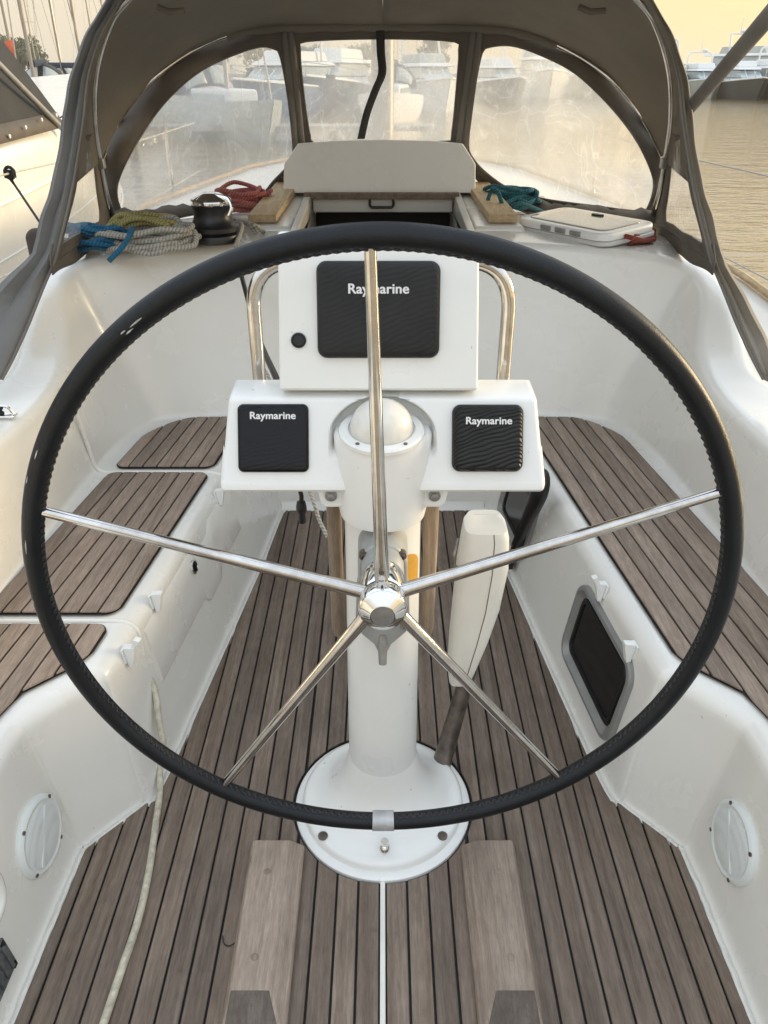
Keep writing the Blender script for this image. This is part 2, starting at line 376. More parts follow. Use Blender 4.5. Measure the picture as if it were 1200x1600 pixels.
def fillet(pts, rad, n=5):
    o = [pts[0]]
    for i in range(1, len(pts)-1):
        p, a, b = pts[i], pts[i-1]-pts[i], pts[i+1]-pts[i]
        d1, d2 = min(rad[i], a.length*.45), min(rad[i], b.length*.45)
        A, B = p+a.normalized()*d1, p+b.normalized()*d2
        for k in range(n+1):
            t = k/n; o.append(A*(1-t)**2+p*2*t*(1-t)+B*t*t)
    return o+[pts[-1]]
def frame(o, ux, uy):
    ux = V(ux).normalized(); n = ux.cross(V(uy)).normalized(); uy = n.cross(ux)
    return Matrix(((ux.x, uy.x, n.x, o[0]), (ux.y, uy.y, n.y, o[1]), (ux.z, uy.z, n.z, o[2]), (0, 0, 0, 1)))
def text(name, s, M, size, mat, parent, bold=.030):
    cu = bpy.data.curves.new(name, 'FONT'); cu.body = s; cu.size = size; cu.align_x = 'CENTER'; cu.align_y = 'CENTER'; cu.space_character = 1.02
    t = bpy.data.objects.new('tmp', cu); col.objects.link(t)
    dg = bpy.context.evaluated_depsgraph_get(); me = bpy.data.meshes.new_from_object(t.evaluated_get(dg)); bpy.data.objects.remove(t)
    mb = MB()
    for k, (dx, dy) in enumerate(((0, 0), (1, 0), (-1, 0), (0, 1), (0, -1), (.7, .7), (-.7, .7), (.7, -.7), (-.7, -.7))):
        mb.add([M @ V((v.co.x*1.06+dx*bold*size, v.co.y+dy*bold*size*.7, .0003+k*.00003)) for v in me.vertices], [tuple(p.vertices) for p in me.polygons])
    bpy.data.meshes.remove(me)
    return obj(name, mb, mat, parent, smooth=10)
# ================================================================== water, shore
WZ = -.75
mb = MB(); xs = [-1400, -400, -120, -40, -12, 12, 40, 120, 400, 1400]; ys = [-200, -20, 5, 20, 60, 150, 400, 1000, 2400]
mb.grid([[V((x, y, WZ)) for x in xs] for y in ys]); tag(obj('water', mb, 'water'), kind='structure')
mb = MB(); rows = []
for d, z in ((0, WZ-.5), (3, WZ+.9), (60, WZ+1.8), (300, WZ+2)):
    rows.append([V((x, 210+d+18*math.sin(x*.013)+abs(x)*.05, z)) for x in range(-900, 181, 30)])
mb.grid(rows); tag(obj('shore', mb, 'shore_soil'), kind='structure')
# ================================================================== the yacht one stands in
yacht = thing('sailing_yacht', 'white fibreglass cockpit of the moored sailing yacht with teak laid sole and benches', 'sailing yacht')
S = [  # A sole edge, B bench edge, C foot of coaming, D coaming inner top, E coaming outer top, F side
 ((.690,-.3,0),(.745,-.3,.388),(.935,-.3,.388),(.965,-.3,.69),(1.30,-.3,.68),(1.42,-.3,.50)),
 ((.688,.35,0),(.740,.35,.388),(.935,.35,.388),(.965,.35,.695),(1.30,.35,.685),(1.42,.35,.50)),
 ((.684,.75,0),(.730,.75,.388),(.935,.75,.388),(.965,.75,.70),(1.30,.75,.69),(1.42,.75,.50)),
 ((.678,1.08,0),(.718,1.07,.388),(.935,1.05,.388),(.965,1.05,.70),(1.30,1.05,.69),(1.42,1.05,.50)),
 ((.664,1.125,0),(.706,1.125,.388),(.935,1.2,.388),(.965,1.2,.70),(1.30,1.2,.69),(1.42,1.2,.50)),
 ((.620,1.18,0),(.655,1.195,.388),(.935,1.3,.388),(.965,1.3,.70),(1.30,1.3,.69),(1.42,1.3,.50)),
 ((.575,1.235,0),(.608,1.255,.388),(.935,1.4,.388),(.965,1.4,.70),(1.30,1.4,.69),(1.42,1.4,.50)),
 ((.545,1.29,0),(.588,1.32,.388),(.935,1.5,.388),(.965,1.5,.70),(1.30,1.5,.69),(1.42,1.5,.50)),
 ((.490,1.755,0),(.550,1.755,.388),(.935,1.755,.388),(.965,1.755,.70),(1.28,1.755,.69),(1.42,1.755,.50)),
 ((.452,2.1,0),(.518,2.1,.388),(.925,2.1,.388),(.967,2.1,.70),(1.20,2.05,.70),(1.36,2.0,.50)),
 ((.430,2.3,0),(.498,2.3,.388),(.905,2.35,.388),(.985,2.33,.75),(1.10,2.22,.745),(1.28,2.2,.52)),
 ((.415,2.5,0),(.480,2.5,.388),(.868,2.52,.388),(1.025,2.5,.90),(1.09,2.42,.90),(1.20,2.5,.53)),
 ((.408,2.57,0),(.474,2.57,.388),(.780,2.635,.388),(1.00,2.64,.955),(1.13,2.9,.95),(1.25,3.0,.55)),
 ((.403,2.62,0),(.469,2.63,.388),(.620,2.672,.388),(.76,2.80,.968),(.95,3.4,.965),(1.12,4.0,.70)),
 ((.400,2.66,0),(.465,2.685,.388),(.470,2.688,.388),(.47,2.86,.975),(.47,3.4,.99),(.47,4.6,.955)),
]
cols = [cr([q[i] for q in S], 6) for i in range(6)]
NS = len(cols[0])
def Ax(y):                                            # sole edge as x(y) and its inverse
    a = cols[0]
    for i in range(NS-1):
        if a[i].y <= y <= a[i+1].y: return a[i].x+(a[i+1].x-a[i].x)*(y-a[i].y)/max(1e-6, a[i+1].y-a[i].y)
    return a[0].x if y < a[0].y else a[-1].x
def Ay(x):
    a = cols[0]
    if x >= a[0].x: return a[0].y
    for i in range(NS-1):
        if a[i].x >= x >= a[i+1].x: return a[i].y+(a[i+1].y-a[i].y)*(a[i].x-x)/max(1e-6, a[i].x-a[i+1].x)
    return 2.64
mb = MB()
for sg in (1, -1):
    rows = []
    for i in range(NS):
        pts = [cols[k][i].copy() for k in range(6)]
        pts = [pts[0]-V((.09, 0, 0))]+pts; pts[0].z = -.004; pts[1].z = -.004
        pr = fillet(pts, [0, .022, .04, .028, .035, .06, 0], 6)
        rows.append([V((p.x*sg, p.y, p.z)) for p in pr])
    mb.grid(rows, flip=sg > 0)
moulding = obj('cockpit_moulding', mb, 'gelcoat', yacht, smooth=70)
# seam ridges of the seat lids, seat-face bead
def face_pt(side, y, z, off=0):                       # on the bench front face
    t = z/.388; i = min(range(NS), key=lambda k: abs(cols[0][k].y*(1-t)+cols[1][k].y*t-y))
    a, b = cols[0][i], cols[1][i]; p = a.lerp(b, t)
    nrm = V((-.388, 0, (b.x-a.x))).normalized()
    j = min(i+1, NS-1); tan = (cols[0][j].lerp(cols[1][j], t)-p)
    if tan.length > 1e-6: p = p+tan*((y-p.y)/tan.y if abs(tan.y) > 1e-6 else 0)
    p = p+nrm*off; return V((p.x*side, p.y, p.z))
for y0 in (2.207, 1.435):
    mb = MB(); pt = []
    i = min(range(NS), key=lambda k: abs(cols[1][k].y-y0))
    bx = cols[1][i].x; cx = cols[2][i].x
    pts = [face_pt(-1, y0-.015, .30, -.004), V((-bx, y0, .3865)), V((-cx, y0, .3865)), V((-cx-.02, y0-.01, .60)), V((-cx-.03, y0-.03, .69))]
    mb.tube(fillet(pts, [0, .05, .04, .1, 0], 7), .0075, 10); obj('lid_seam', mb, 'gelcoat', yacht)
ys_ = [1.452+.735*i/48 for i in range(49)]
def zlo(y): return .188-.030*max(0, min(1, (y-1.80)/.03))*max(0, min(1, (1.97-y)/.03))
rows = []
for k, (dz, off) in enumerate(((-.006, -.004), (0, .0045), (.004, .006), (.05, .006), (.10, .0055), (.150, .004), (.165, -.003))):
    rows.append([face_pt(-1, ys_[0]-.005, min(.352, zlo(1.5)+dz), -.006)]+[face_pt(-1, y, min(.352, zlo(y)+dz), off) for y in ys_]+[face_pt(-1, ys_[-1]+.005, min(.352, zlo(2.1)+dz), -.006)])
mb = MB(); mb.grid(rows); obj('locker_front', mb, 'gelcoat', yacht, smooth=35)
# sealant along the sole edge
for sg in (1, -1):
    mb = MB(); pth = [V((sg*(p.x-.012), p.y, -.001)) for p in cols[0][2:-4]]
    pth = cr(pth, 4); pth = [p+V((random.uniform(-.0018, .0018), 0, random.uniform(-.001, .001))) for p in pth]
    mb.tube(pth, .0078, 8); obj('sealant_bead', mb, 'sealant', yacht)
# ---- sole: black caulk bed and single planks
mb = MB(); edge = [(p.x-.008, p.y) for p in cols[0][::2]]
rows = [[V((-x, y, .0)), V((x, y, .0))] for x, y in edge if y < 2.645]; mb.grid(rows)
sole = tag(obj('cockpit_sole', mb, 'caulk', yacht))
PC, PR = V((0, 1.24, 0)), .2085
CH = [(.168, .294, .60, 1.118)]
def plank(x0, x1, lo, hi, parent, mat, z0, z1, shear=0, n=6, name='plank'):
    xs = [x0+(x1-x0)*k/(n-1) for k in range(n)]
    L = [(x, lo(x)) for x in xs]; Hh = [(x, hi(x)) for x in xs]
    ok = [(a, b) for a, b in zip(L, Hh) if b[1]-a[1] > .012]
    if len(ok) < 2: return
    poly = [a for a, b in ok]+[b for a, b in ok][::-1]
    mb = MB(); jz = random.uniform(-.0007, .0007)
    mb.prism(poly, z0, z1+jz, lambda a, b, h: V((a-shear*b if shear else a, b, h)))
    return obj(name, mb, mat, parent, bevel=.0012, bseg=1, smooth=30)
pitch, seam = .0453, .0048
for sg in (1, -1):
    for k in range(15):
        a = .0085+k*pitch; b = a+pitch-seam
        def ymax(x): return min(Ay(abs(x)+.017), 2.632)
        def cir(x, s): q = PR**2-x*x; return 1.24+s*math.sqrt(q) if q > 0 else None
        x0, x1 = (a, b) if sg > 0 else (-b, -a)
        if a < PR < b:                                # one plank scribed round the pedestal foot
            th = math.acos(a/PR); pl = [(a, -.25), (b, -.25), (b, ymax(b)), (a, ymax(a))]
            pl += [((PR+.003)*math.cos(th*(1-2*j/10)), 1.24+(PR+.003)*math.sin(th*(1-2*j/10))) for j in range(11)]
            mb = MB(); mb.prism([(p*sg, q) for p, q in pl][::sg], .001, .0065); obj('plank', mb, 'teak_sole', sole, bevel=.0012, bseg=1, smooth=30)
        elif a < PR:
            plank(x0, x1, lambda x: -.25, lambda x: min((cir(x, -1) or 1.24)-.004, ymax(x)), sole, 'teak_sole', .001, .0065)
            plank(x0, x1, lambda x: (cir(x, 1) or 1.24)+.004, ymax, sole, 'teak_sole', .001, .0065)
        else: plank(x0, x1, lambda x: -.25, ymax, sole, 'teak_sole', .001, .0065)
mb = MB(); mb.box((0, .38, .003), (.0105, 1.33, .008)); obj('centre_strip', mb, 'sealant', sole, bevel=.002)
# ---- bench teak
QI, QO = .772, 1.089
def yfront(q): return 2.640 if q < .93 else 2.640-.17*((q-.93)/(QO-.93))**2.2
def yaft(q):
    if q < .86: return 1.29-(q-.772)*1.12
    return 1.19-(q-.86)*6 if q < .876 else .2
def bench(side, splits):
    for (y0, y1) in splits:
        lo0 = (lambda q, y0=y0: max(yaft(q), y0)); hi0 = (lambda q, y1=y1: min(yfront(q), y1))
        def lo(q): return lo0(q)
        def hi(q): return hi0(q)
        def rc(q, f, s, r=.03):                       # rounded corners
            d = min(q-QI, QO-q)
            return f if d > r else f+s*(r-math.sqrt(max(0, r*r-(r-d)**2)))
        N = 40; qs = [QI-.004+(QO-QI+.008)*i/N for i in range(N+1)]
        mb = MB(); L = [(q, rc(q, lo(q), 1)-.006) for q in qs]; Hh = [(q, rc(q, hi(q), -1)+.006) for q in qs]
        mb.grid([[V((side*(a[0]-.1*a[1]), a[1], .3935)) for a in L], [V((side*(a[0]-.1*a[1]), a[1], .3935)) for a in Hh]], flip=side < 0)
        bed = obj('bench_deck', mb, 'caulk', yacht)
        for k in range(7):
            a = QI+.002+k*(QO-QI)/7; b = a+(QO-QI)/7-seam
            xs = (a, b)
            f = lambda x: rc(x, lo(x), 1); g = lambda x: rc(x, hi(x), -1)
            n = 9; X = [a+(b-a)*i/(n-1) for i in range(n)]
            pl = [(x, f(x)) for x in X if g(x)-f(x) > .012]+[(x, g(x)) for x in X if g(x)-f(x) > .012][::-1]
            if len(pl) < 6: continue
            mb = MB(); jz = random.uniform(-.0006, .0006)
            mb.prism(pl, .3942, .4+jz, lambda p, q, h: V((side*(p-.1*q), q, h)))
            obj('plank', mb, 'teak_bench', bed, bevel=.0012, bseg=1, smooth=30)
bench(1, [(-1, 9)]); bench(-1, [(2.23, 9), (1.457, 2.187), (-1, 1.412)])
# ---- bulkhead centre with companionway
mb = MB()
def bh(x, z): return V((x, 2.688+(2.86-2.688)*max(0, (z-.388)/.587) if z > .388 else 2.66+.028*z/.388, z))
for (x0, x1, z0, z1) in ((-.47, -.27, 0, .975), (.27, .47, 0, .975), (-.27, .27, 0, .42)):
    mb.grid([[bh(x0+(x1-x0)*i/6, z) for i in range(7)] for z in [z0+(z1-z0)*j/10 for j in range(11)]])
mb.grid([[V((-.40, 2.64, -.004)), V((.40, 2.64, -.004))], [V((-.40, 2.655, .012)), V((.40, 2.655, .012))], [V((-.402, 2.662, .03)), V((.402, 2.662, .03))]])
obj('bulkhead', mb, 'gelcoat', yacht, smooth=60)
mb = MB()                                             # dark cabin behind the opening
mb.box((0, 3.80, .45), (.62, .02, 1.0)); mb.box((-.319, 3.37, .44), (.02, .88, .98)); mb.box((.319, 3.37, .44), (.02, .88, .98)); mb.box((0, 3.3, -.06), (.64, 1.1, .02)); obj('cabin_interior', mb, 'dark_interior', yacht)
mb = MB(); mb.box((0, 2.90, .68), (.585, .012, .50)); obj('washboard', mb, 'smoked', yacht, bevel=.003)
# cabin top forward of the bulkhead, with the companionway slot left open
mb = MB()
for x0, x1 in ((-.47, -.305), (.305, .47)):
    mb.grid([[V((x0+(x1-x0)*i/3, y, z)) for i in range(4)] for y, z in ((2.86, .975), (3.4, .99), (4.6, .955))])
mb.grid([[V((x, y, z)) for x in (-.305, 0, .305)] for y, z in ((3.70, .985), (4.6, .955))])
for sg in (1, -1):
    mb.grid([[V((sg*.305, y, z)) for z in (.975, .80)] for y in (2.86, 3.70)])
rows = []
for y, hw, zc in ((4.6, .98, .955), (5.3, .88, .91), (6.2, .72, .82), (6.9, .5, .70)):
    rows.append([V((hw*t, y, zc-.06*t*t if abs(t) < .95 else zc-.3)) for t in (-1, -.92, -.5, 0, .5, .92, 1)])
mb.grid(rows); obj('cabin_top', mb, 'gelcoat_grey', yacht, smooth=60)
# hull and side decks
mb = MB(); rows = []
for y, hw in ((-1.6, 1.45), (0, 1.62), (2, 1.76), (4, 1.85), (6, 1.75), (8, 1.3), (9.4, .55), (10.2, .03)):
    dz = .46+max(0, y)*.03
    rows.append([V((sg*hw*k, y, z)) for sg, k, z in ((-1, .9, WZ-.2), (-1, .97, 0), (-1, 1, dz))]+[V((0, y, dz+.03))]+[V((hw*k, y, z)) for k, z in ((1, dz), (.97, 0), (.9, WZ-.2))])
mb2 = MB(); mb2.grid([[r[0], r[1], r[2]] for r in rows]); mb2.grid([[r[4], r[5], r[6]] for r in rows])
obj('hull', mb2, 'hull_white', yacht, smooth=60)
mb2 = MB(); mb2.grid([[r[2], r[2].lerp(r[3], .26 if r[0].y < 7 else 1.0), ] for r in rows]); mb2.grid([[r[4].lerp(r[3], .26 if r[0].y < 7 else 1.0), r[4]] for r in rows])
obj('side_deck', mb2, 'gelcoat_grey', yacht, smooth=60)
mb2 = MB(); mb2.grid([[r[2]+V((0, 0, .02)) for r in rows], [r[2]+V((.03, 0, .03)) for r in rows]]); obj('toe_rail', mb2, 'teak_gold', yacht, solid=.03)
mb2 = MB(); mb2.grid([[r[4]+V((0, 0, .02)) for r in rows], [r[4]+V((-.03, 0, .03)) for r in rows]]); obj('toe_rail', mb2, 'teak_gold', yacht, solid=.03)
mb2 = MB(); mb2.tube([V((0, 5.75, 1.0)), V((0, 5.75, 9))], .075, 14); obj('mast', mb2, 'mast_alloy', yacht)
mb2 = MB(); mb2.tube([V((0, 5.6, 2.15)), V((0, 1.3, 2.28))], .07, 12); bo = obj('unseen_boom', mb2, 'mast_alloy', yacht)  # boom and stowed sail, out of view, added to shade the forward cockpit
mb2 = MB(); mb2.grid([[V((w_*math.sin(a), y, z+h_*(1-math.cos(a))/2)) for a in [2*math.pi*k/16 for k in range(16)]] for y, z, w_, h_ in ((5.5, 2.2, .25, .75), (4, 2.26, .26, .6), (2.6, 2.3, .22, .48), (1.4, 2.33, .12, .3))], True); obj('unseen_sail_cover', mb2, 'canvas_taupe', bo)
# companionway: step pads on fairings, sliding hatch, sea hood
for sg in (-1, 1):
    mb = MB(); f = frame((0, 0, 0), (1, 0, 0), (0, 1, 0))
    pad = [(.372*sg, 3.72), (.475*sg, 3.72), (.515*sg, 3.10), (.405*sg, 3.10)]
    if sg < 0: pad = pad[::-1]
    mb.prism(pad[::-1], 0, .03, lambda a, b, h: V((a, b, 1.003+(b-3.1)*.075+h))); obj('step_pad', mb, 'teak_gold', yacht, bevel=.004)
    mb = MB(); fr = [(.335*sg, 3.75), (.50*sg, 3.75), (.535*sg, 3.06), (.345*sg, 3.06)]
    if sg > 0: fr = fr[::-1]
    mb.prism(fr, -.06, .0, lambda a, b, h: V((a+(.02*sg if h < -.03 and abs(a) > .45 else 0), b-(.02 if h < -.03 and b < 3.2 else 0), 1.0+(b-3.1)*.075+h))); obj('step_fairing', mb, 'gelcoat', yacht, bevel=.012, bseg=3)
    mb = MB(); mb.prism([(.305*sg, 2.9), (.335*sg, 2.9), (.335*sg, 3.7), (.305*sg, 3.7)][::sg], .94, 1.02, lambda a, b, h: V((a, b, h+(b-3.1)*.07))); obj('hatch_runner', mb, 'gelcoat_grey', yacht, bevel=.006)
mb = MB(); mb.box((0, 3.62, 1.005), (.60, .2, .055)); hatch = obj('sliding_hatch', mb, 'gelcoat_grey', yacht, bevel=.008)
mb = MB(); mb.box((-.005, 3.50, 1.048), (.66, .035, .026)); obj('hatch_trim', mb, 'teak_sole', hatch, bevel=.004)
mb = MB(); mb.tube(fillet([V((-.055, 3.49, 1.035)), V((-.055, 3.475, 1.005)), V((.045, 3.475, 1.005)), V((.045, 3.49, 1.035))], [0, .015, .015, 0]), .006, 8); obj('handle', mb, 'black_plastic', hatch)
hood = [(-.43, 1.05), (.40, 1.05), (.396, 1.165), (.338, 1.243), (.2, 1.254), (0, 1.257), (-.2, 1.254), (-.358, 1.243), (-.42, 1.165)]
mb = MB(); mb.prism(hood, 0, .55, lambda a, b, h: V((a, 3.56+h+(b-1.05)*.16, b-.13*h*(b > 1.1)))); obj('hatch_garage', mb, 'gelcoat', yacht, bevel=.007, bseg=3, smooth=25)
# ================================================================== steering pedestal
PY = 1.235
ped = thing('steering_pedestal', 'white steering pedestal standing on the teak sole behind the wheel', 'pedestal', (0, PY, 0))
mb = MB(); mb.lathe([(.204, .0), (.204, .010), (.198, .015), (.187, .016), (.186, .030), (.178, .037), (.168, .038), (.156, .042), (.130, .058), (.106, .088), (.088, .128), (.079, .165), (.0735, .185)], (0, PY, 0), seg=72, cap=False); obj('base', mb, 'gelcoat_white', ped, smooth=50)
mb = MB(); mb.lathe([(.0755, .10), (.0745, .3), (.0715, .6), (.070, .86)], (0, PY, 0), seg=56); obj('column', mb, 'gelcoat_white', ped)
mb = MB(); mb.lathe([(.071, .795), (.0755, .797), (.079, .815), (.083, .93), (.083, .950), (.078, .957), (.02, .958)], (0, PY-.036, .022), seg=72); obj('head', mb, 'gelcoat_white', ped, smooth=50)
for sg in (-1, 1):
    mb = MB(); mb.prism([(-.022, -.028), (-.012, -.036), (.014, -.036), (.022, -.028), (.022, .012), (-.03, .012)], 0, .02, lambda a, b, h: V((sg*(.086-a*1.0), PY-.07+h, .880+b)))
    fl = obj('flange', mb, 'gelcoat_white', ped, bevel=.004)
    mb = MB(); M = frame((sg*.089, PY-.072, .869), (1, 0, 0), (0, 0, 1))
    mb.lathe([(.0105, 0), (.0105, .0025), (.0, .003)], M=M.to_3x3(), c=M.translation, seg=16); mb.lathe([(.0072, .002), (.0072, .0065), (.0, .0075)], M=M.to_3x3(), c=M.translation, seg=6); obj('bolt', mb, 'dull_alloy', fl, smooth=30)
    mb = MB(); pa = [V((sg*.094, PY+.055, .87)), V((sg*.0945, PY+.06, .7)), V((sg*.094, PY+.065, .475)), V((sg*.0935, PY+.065, .458))]
    mb.tube(pa, .0145, 14, rr=lambda t: .0145 if t < .95 else .010); obj('teak_bar', mb, 'teak_strut', ped)
# console: sloping wing front with a niche round the compass, upper display panel
def wing():
    mb = MB(); NX, NZ = 240, 60
    prof = [(1.21, .882), (1.152, .883), (1.148, .888), (1.150, .897)]
    fr = [(1.152+.058*t, .900+.122*t) for t in [i/NZ for i in range(NZ+1)]]
    top = [(1.213, 1.0255), (1.220, 1.028), (1.284, 1.034), (1.290, 1.032), (1.293, 1.025), (1.293, .92)]
    rows = []
    xs = [-.2775+.555*i/NX for i in range(NX+1)]
    for x in xs:
        r = []
        ex = max(0, (abs(x)-.2665)/.011); rd = (1-math.sqrt(max(0, 1-ex*ex)))*.010
        k = 1-.045*abs(x)/.28
        for (y, z) in prof+fr+top:
            yy, zz = y+rd, z-(rd if z > .95 else -rd)*.6
            xx = x*(1-.06*max(0, (z-.87)/.15))
            if z < 1.0265 and y < 1.222:
                q = abs(xx)/.0925
                if q < 1:
                    za = .965+.068*math.sqrt(1-q*q); d = PY-.036+.088*math.sqrt(1-q*q)-yy
                    ss = lambda v: (lambda w: w*w*(3-2*w))(min(1, max(0, v)))
                    yy += max(0, d)*.5*ss((za-zz)/.016)*ss((zz-.935)/.02)*ss((1-q)/.13)
            r.append(V((xx, yy, zz)))
        rows.append(r)
    mb.grid(rows); n = len(rows[0])
    mb.f.append(tuple(range(n))); mb.f.append(tuple(NX*n+j for j in range(n))[::-1])
    return mb
console = obj('console', wing(), 'gelcoat_white', ped, smooth=38)
UP = frame((-.004, 1.225, 1.037), (1, 0, 0), (0, .30, 1))
mb = MB(); f = lambda a, b, h: UP @ V((a, b, h))
mb.prism([(-.1685, 0), (.163, 0), (.1585, .252), (-.164, .252)], -.10, .012, lambda a, b, h: UP @ V((a, b, h))); obj('display_panel', mb, 'gelcoat_white', ped, bevel=.0055, bseg=3)
mb = MB(); M = UP @ Matrix.Translation((-.134, .082, .012)); mb.lathe([(.0125, 0), (.0125, .003), (.010, .0045), (.009, .003), (.0, .003)], M=M.to_3x3(), c=M.translation, seg=24); obj('button', mb, 'black_plastic', ped)
# wheel-side gear case on the column
mb = MB(); ol = [(.045*math.cos(R(a)), .766+.047*math.sin(R(a))) for a in range(0, 181, 12)]+[(-.046, .66), (.046, .66)]
mb.prism(ol[::-1], 1.094, 1.20, lambda a, b, h: V((a*(1 if h > 1.15 else .95), h, b))); gc = obj('gear_case', mb, 'cast_grey', ped, bevel=.006, bseg=3, smooth=50)
mb = MB(); mb.lathe([(.036, 0), (.036, .03), (.03, .05)], V((0, 1.094, .7735)), frame((0, 0, 0), (1, 0, 0), (0, 0, 1)).to_3x3(), seg=36); obj('shaft_collar', mb, 'cast_grey', gc)
mb = MB(); mb.prism([(-.047, .70), (-.050, .622), (-.043, .607), (-.016, .578), (-.009, .560), (.009, .560), (.016, .578), (.043, .607), (.050, .622), (.047, .70)], 0, .05, lambda a, b, h: V((a, 1.118+h, b))); obj('gear_plate', mb, 'cast_grey', ped, bevel=.004)
mb = MB(); mb.tube([V((0, 1.125, .60)), V((0, 1.116, .565)), V((0, 1.108, .541))], .0085, 14, rr=lambda t: .0095-.002*t); obj('gear_lever', mb, 'dull_alloy', ped)
for a, b in ((-.032, .790), (.032, .790), (-.040, .622), (.040, .622)):
    M = frame((a, 1.094 if b > .7 else 1.118, b), (1, 0, 0), (0, 0, 1)); mb = MB(); mb.lathe([(.0085, -.01), (.0085, .001), (.0062, .0015), (.0060, .005), (.0035, .0052), (.003, .002), (0, .002)], M=M.to_3x3(), c=M.translation, seg=14); obj('screw', mb, 'tarnished' if b > .7 else 'dull_alloy', ped)
mb = MB(); rr_ = .0718
mb.grid([[V((rr_*math.sin(R(a)), PY-rr_*math.cos(R(a)), z)) for a in [18+50*i/10]+[] for z in (.688-.05*math.sqrt(max(0, 1-((i-3)/8)**2)), .688+.05*math.sqrt(max(0, 1-((i-3)/8)**2)))] for i in range(0, 11)]); obj('sticker', mb, 'sticker_yellow', ped)
# foot: screws and a ball fitting
for sx in (-.132, .132):
    mb = MB(); mb.lathe([(.0110, .036), (.0110, .0395), (.005, .040), (.0045, .038), (0, .038)], (sx, PY-.115, .001), seg=14); obj('screw', mb, 'tarnished', ped)
mb = MB(); pc = V((.004, PY-.158, .033)); mb.lathe([(.013, 0), (.013, .004), (.006, .006), (.006, .009), (.0105, .014), (.0125, .021), (.0105, .029), (.006, .034), (.0085, .039), (.0085, .045), (0, .046)], pc, seg=20); obj('ball_fitting', mb, 'chrome', ped, smooth=60)
# compass
M = frame((-.002, 1.176, .981), (1, 0, 0), (0, math.cos(R(8)), math.sin(R(8))))
comp = thing('compass', 'round compass with a cream dome cover sunk in the console niche', 'compass', M.translation)
m3 = M.to_3x3()
mb = MB(); mb.lathe([(.071, 0), (.071, .006), (.068, .009), (.056, .010), (.055, .006)], M.translation, m3, seg=48); ring = obj('ring', mb, 'gelcoat_white', comp)
mb = MB(); mb.lathe([(.0535, .006)]+[(.052*math.cos(R(a)), .010+.048*math.sin(R(a))) for a in range(0, 90, 6)]+[(.0005, .058)], M.translation, m3, seg=48); obj('dome', mb, 'dome', comp)
for a in (-128, -52):
    mb = MB(); mb.lathe([(.0035, .009), (.0035, .0105), (0, .0108)], M @ V((.0625*math.cos(R(a)), .0625*math.sin(R(a)), 0)), m3, seg=12); obj('screw', mb, 'tarnished', comp)
# display covers
def cover(label, M, w_, h_, r, t, mat, size, ty, dome=0):
    o = thing('instrument_cover', label, 'instrument cover', M.translation, 'instrument covers on the console')
    mb = MB(); mb.pillow(w_, h_, r, t, min(t*.85, .012), M, dome=dome); obj('shell', mb, mat, o, smooth=60)
    text('lettering', 'Raymarine', M @ Matrix.Translation((0, ty, t+dome*.97)), size, 'print_white', o); return o
cover('large charcoal display cover high on the upper console panel', UP @ Matrix.Translation((-.003, .130, .012)), .200, .153, .016, .013, 'cover_charcoal', .0215, .032, .0012)
WF = frame((0, 1.152, .900), (1, 0, 0), (0, .058, .122))
cover('flat glossy black square cover with sharp edges left of the compass', WF @ Matrix.Translation((-.1835, .0745, .001)), .119, .114, .010, .007, 'cover_black', .0168, .037)
cover('puffy square cover embossed with raised waves right of the compass', WF @ Matrix.Translation((.1755, .0745, .001)), .119, .112, .014, .016, 'cover_embossed', .0168, .028, .001)
# stainless guard rail behind the console
gr = thing('guard_rail', 'polished stainless guard rail hoop behind the instrument console', 'guard rail', (0, 1.36, .3))
pts = [V((-.226, 1.345, .94)), V((-.229, 1.365, 1.219)), V((.223, 1.365, 1.219)), V((.2205, 1.345, .94))]
mb = MB(); mb.tube(fillet(pts, [0, .085, .085, 0], 12), .0125, 18); obj('tube', mb, 'stainless', gr)
# ================================================================== steering wheel
WY, WZC, WR = 1.012, .7735, .5495
wh = thing('helm', 'large yacht steering wheel with a black stitched leather rim and five polished spokes', 'steering wheel', (0, WY, WZC))
def wp(a, r, y=0): return V((r*math.cos(R(a)), WY+y, WZC+r*math.sin(R(a))))
mb = MB(); mb.tube([wp(360*i/220, WR) for i in range(220)], .0166, 26, closed=True); rim = obj('rim', mb, 'leather', wh)
mb = MB(); N = 1040                                   # cross-laced seam on the inner side
pt = [wp(360*i/N, WR-.0157-.0007*math.sin(i*math.pi/2), -.0035+.003*(1 if i % 4 < 2 else -1)) for i in range(N)]
mb.tube(pt, .0025, 6, closed=True); obj('stitching', mb, 'thread', rim)
for a, L, off in ((126, .022, .05), (127.6, .014, .22), (128.4, .009, .0), (153, .016, -.35), (158, .013, -.6), (170, .026, -.25), (181, .010, -.5)):
    mb = MB(); th = R(90+off*70); n = 6; rows = []
    for i in range(n+1):
        aa = a+(i/n-.5)*L/WR*57.3; wd = .0013*math.sin(math.pi*(i+.3)/(n+.6))*(1+.5*random.random())
        rows.append([wp(aa, WR+.0170*math.cos(th+q), -.0170*math.sin(th+q)) for q in (-wd/.0187, wd/.0187*.6)])
    mb.grid(rows); obj('scuff', mb, 'scuff', rim)
mb = MB(); mb.tube([wp(267.9+.44*i, WR-.0012) for i in range(11)], .0194, 26, caps=False); obj('tape_patch', mb, 'duct_tape', rim)
for a in (20, 91.7, 163.7, 236.0, 308.0):
    mb = MB(); mb.tube([wp(a, r, -.010*(1-(r-.03)/.5)) for r in (.030, .12, .25, .40, WR-.012)], .011, 18, rr=lambda t: .0118-.0038*t); obj('spoke', mb, 'stainless', wh)
M = frame((0, WY, WZC), (1, 0, 0), (0, 0, 1)); m3 = M.to_3x3()
mb = MB(); mb.lathe([(.034, -.045), (.036, -.035), (.0365, .010), (.0345, .014)], M.translation, m3, seg=44); hub = obj('hub', mb, 'chrome', wh)
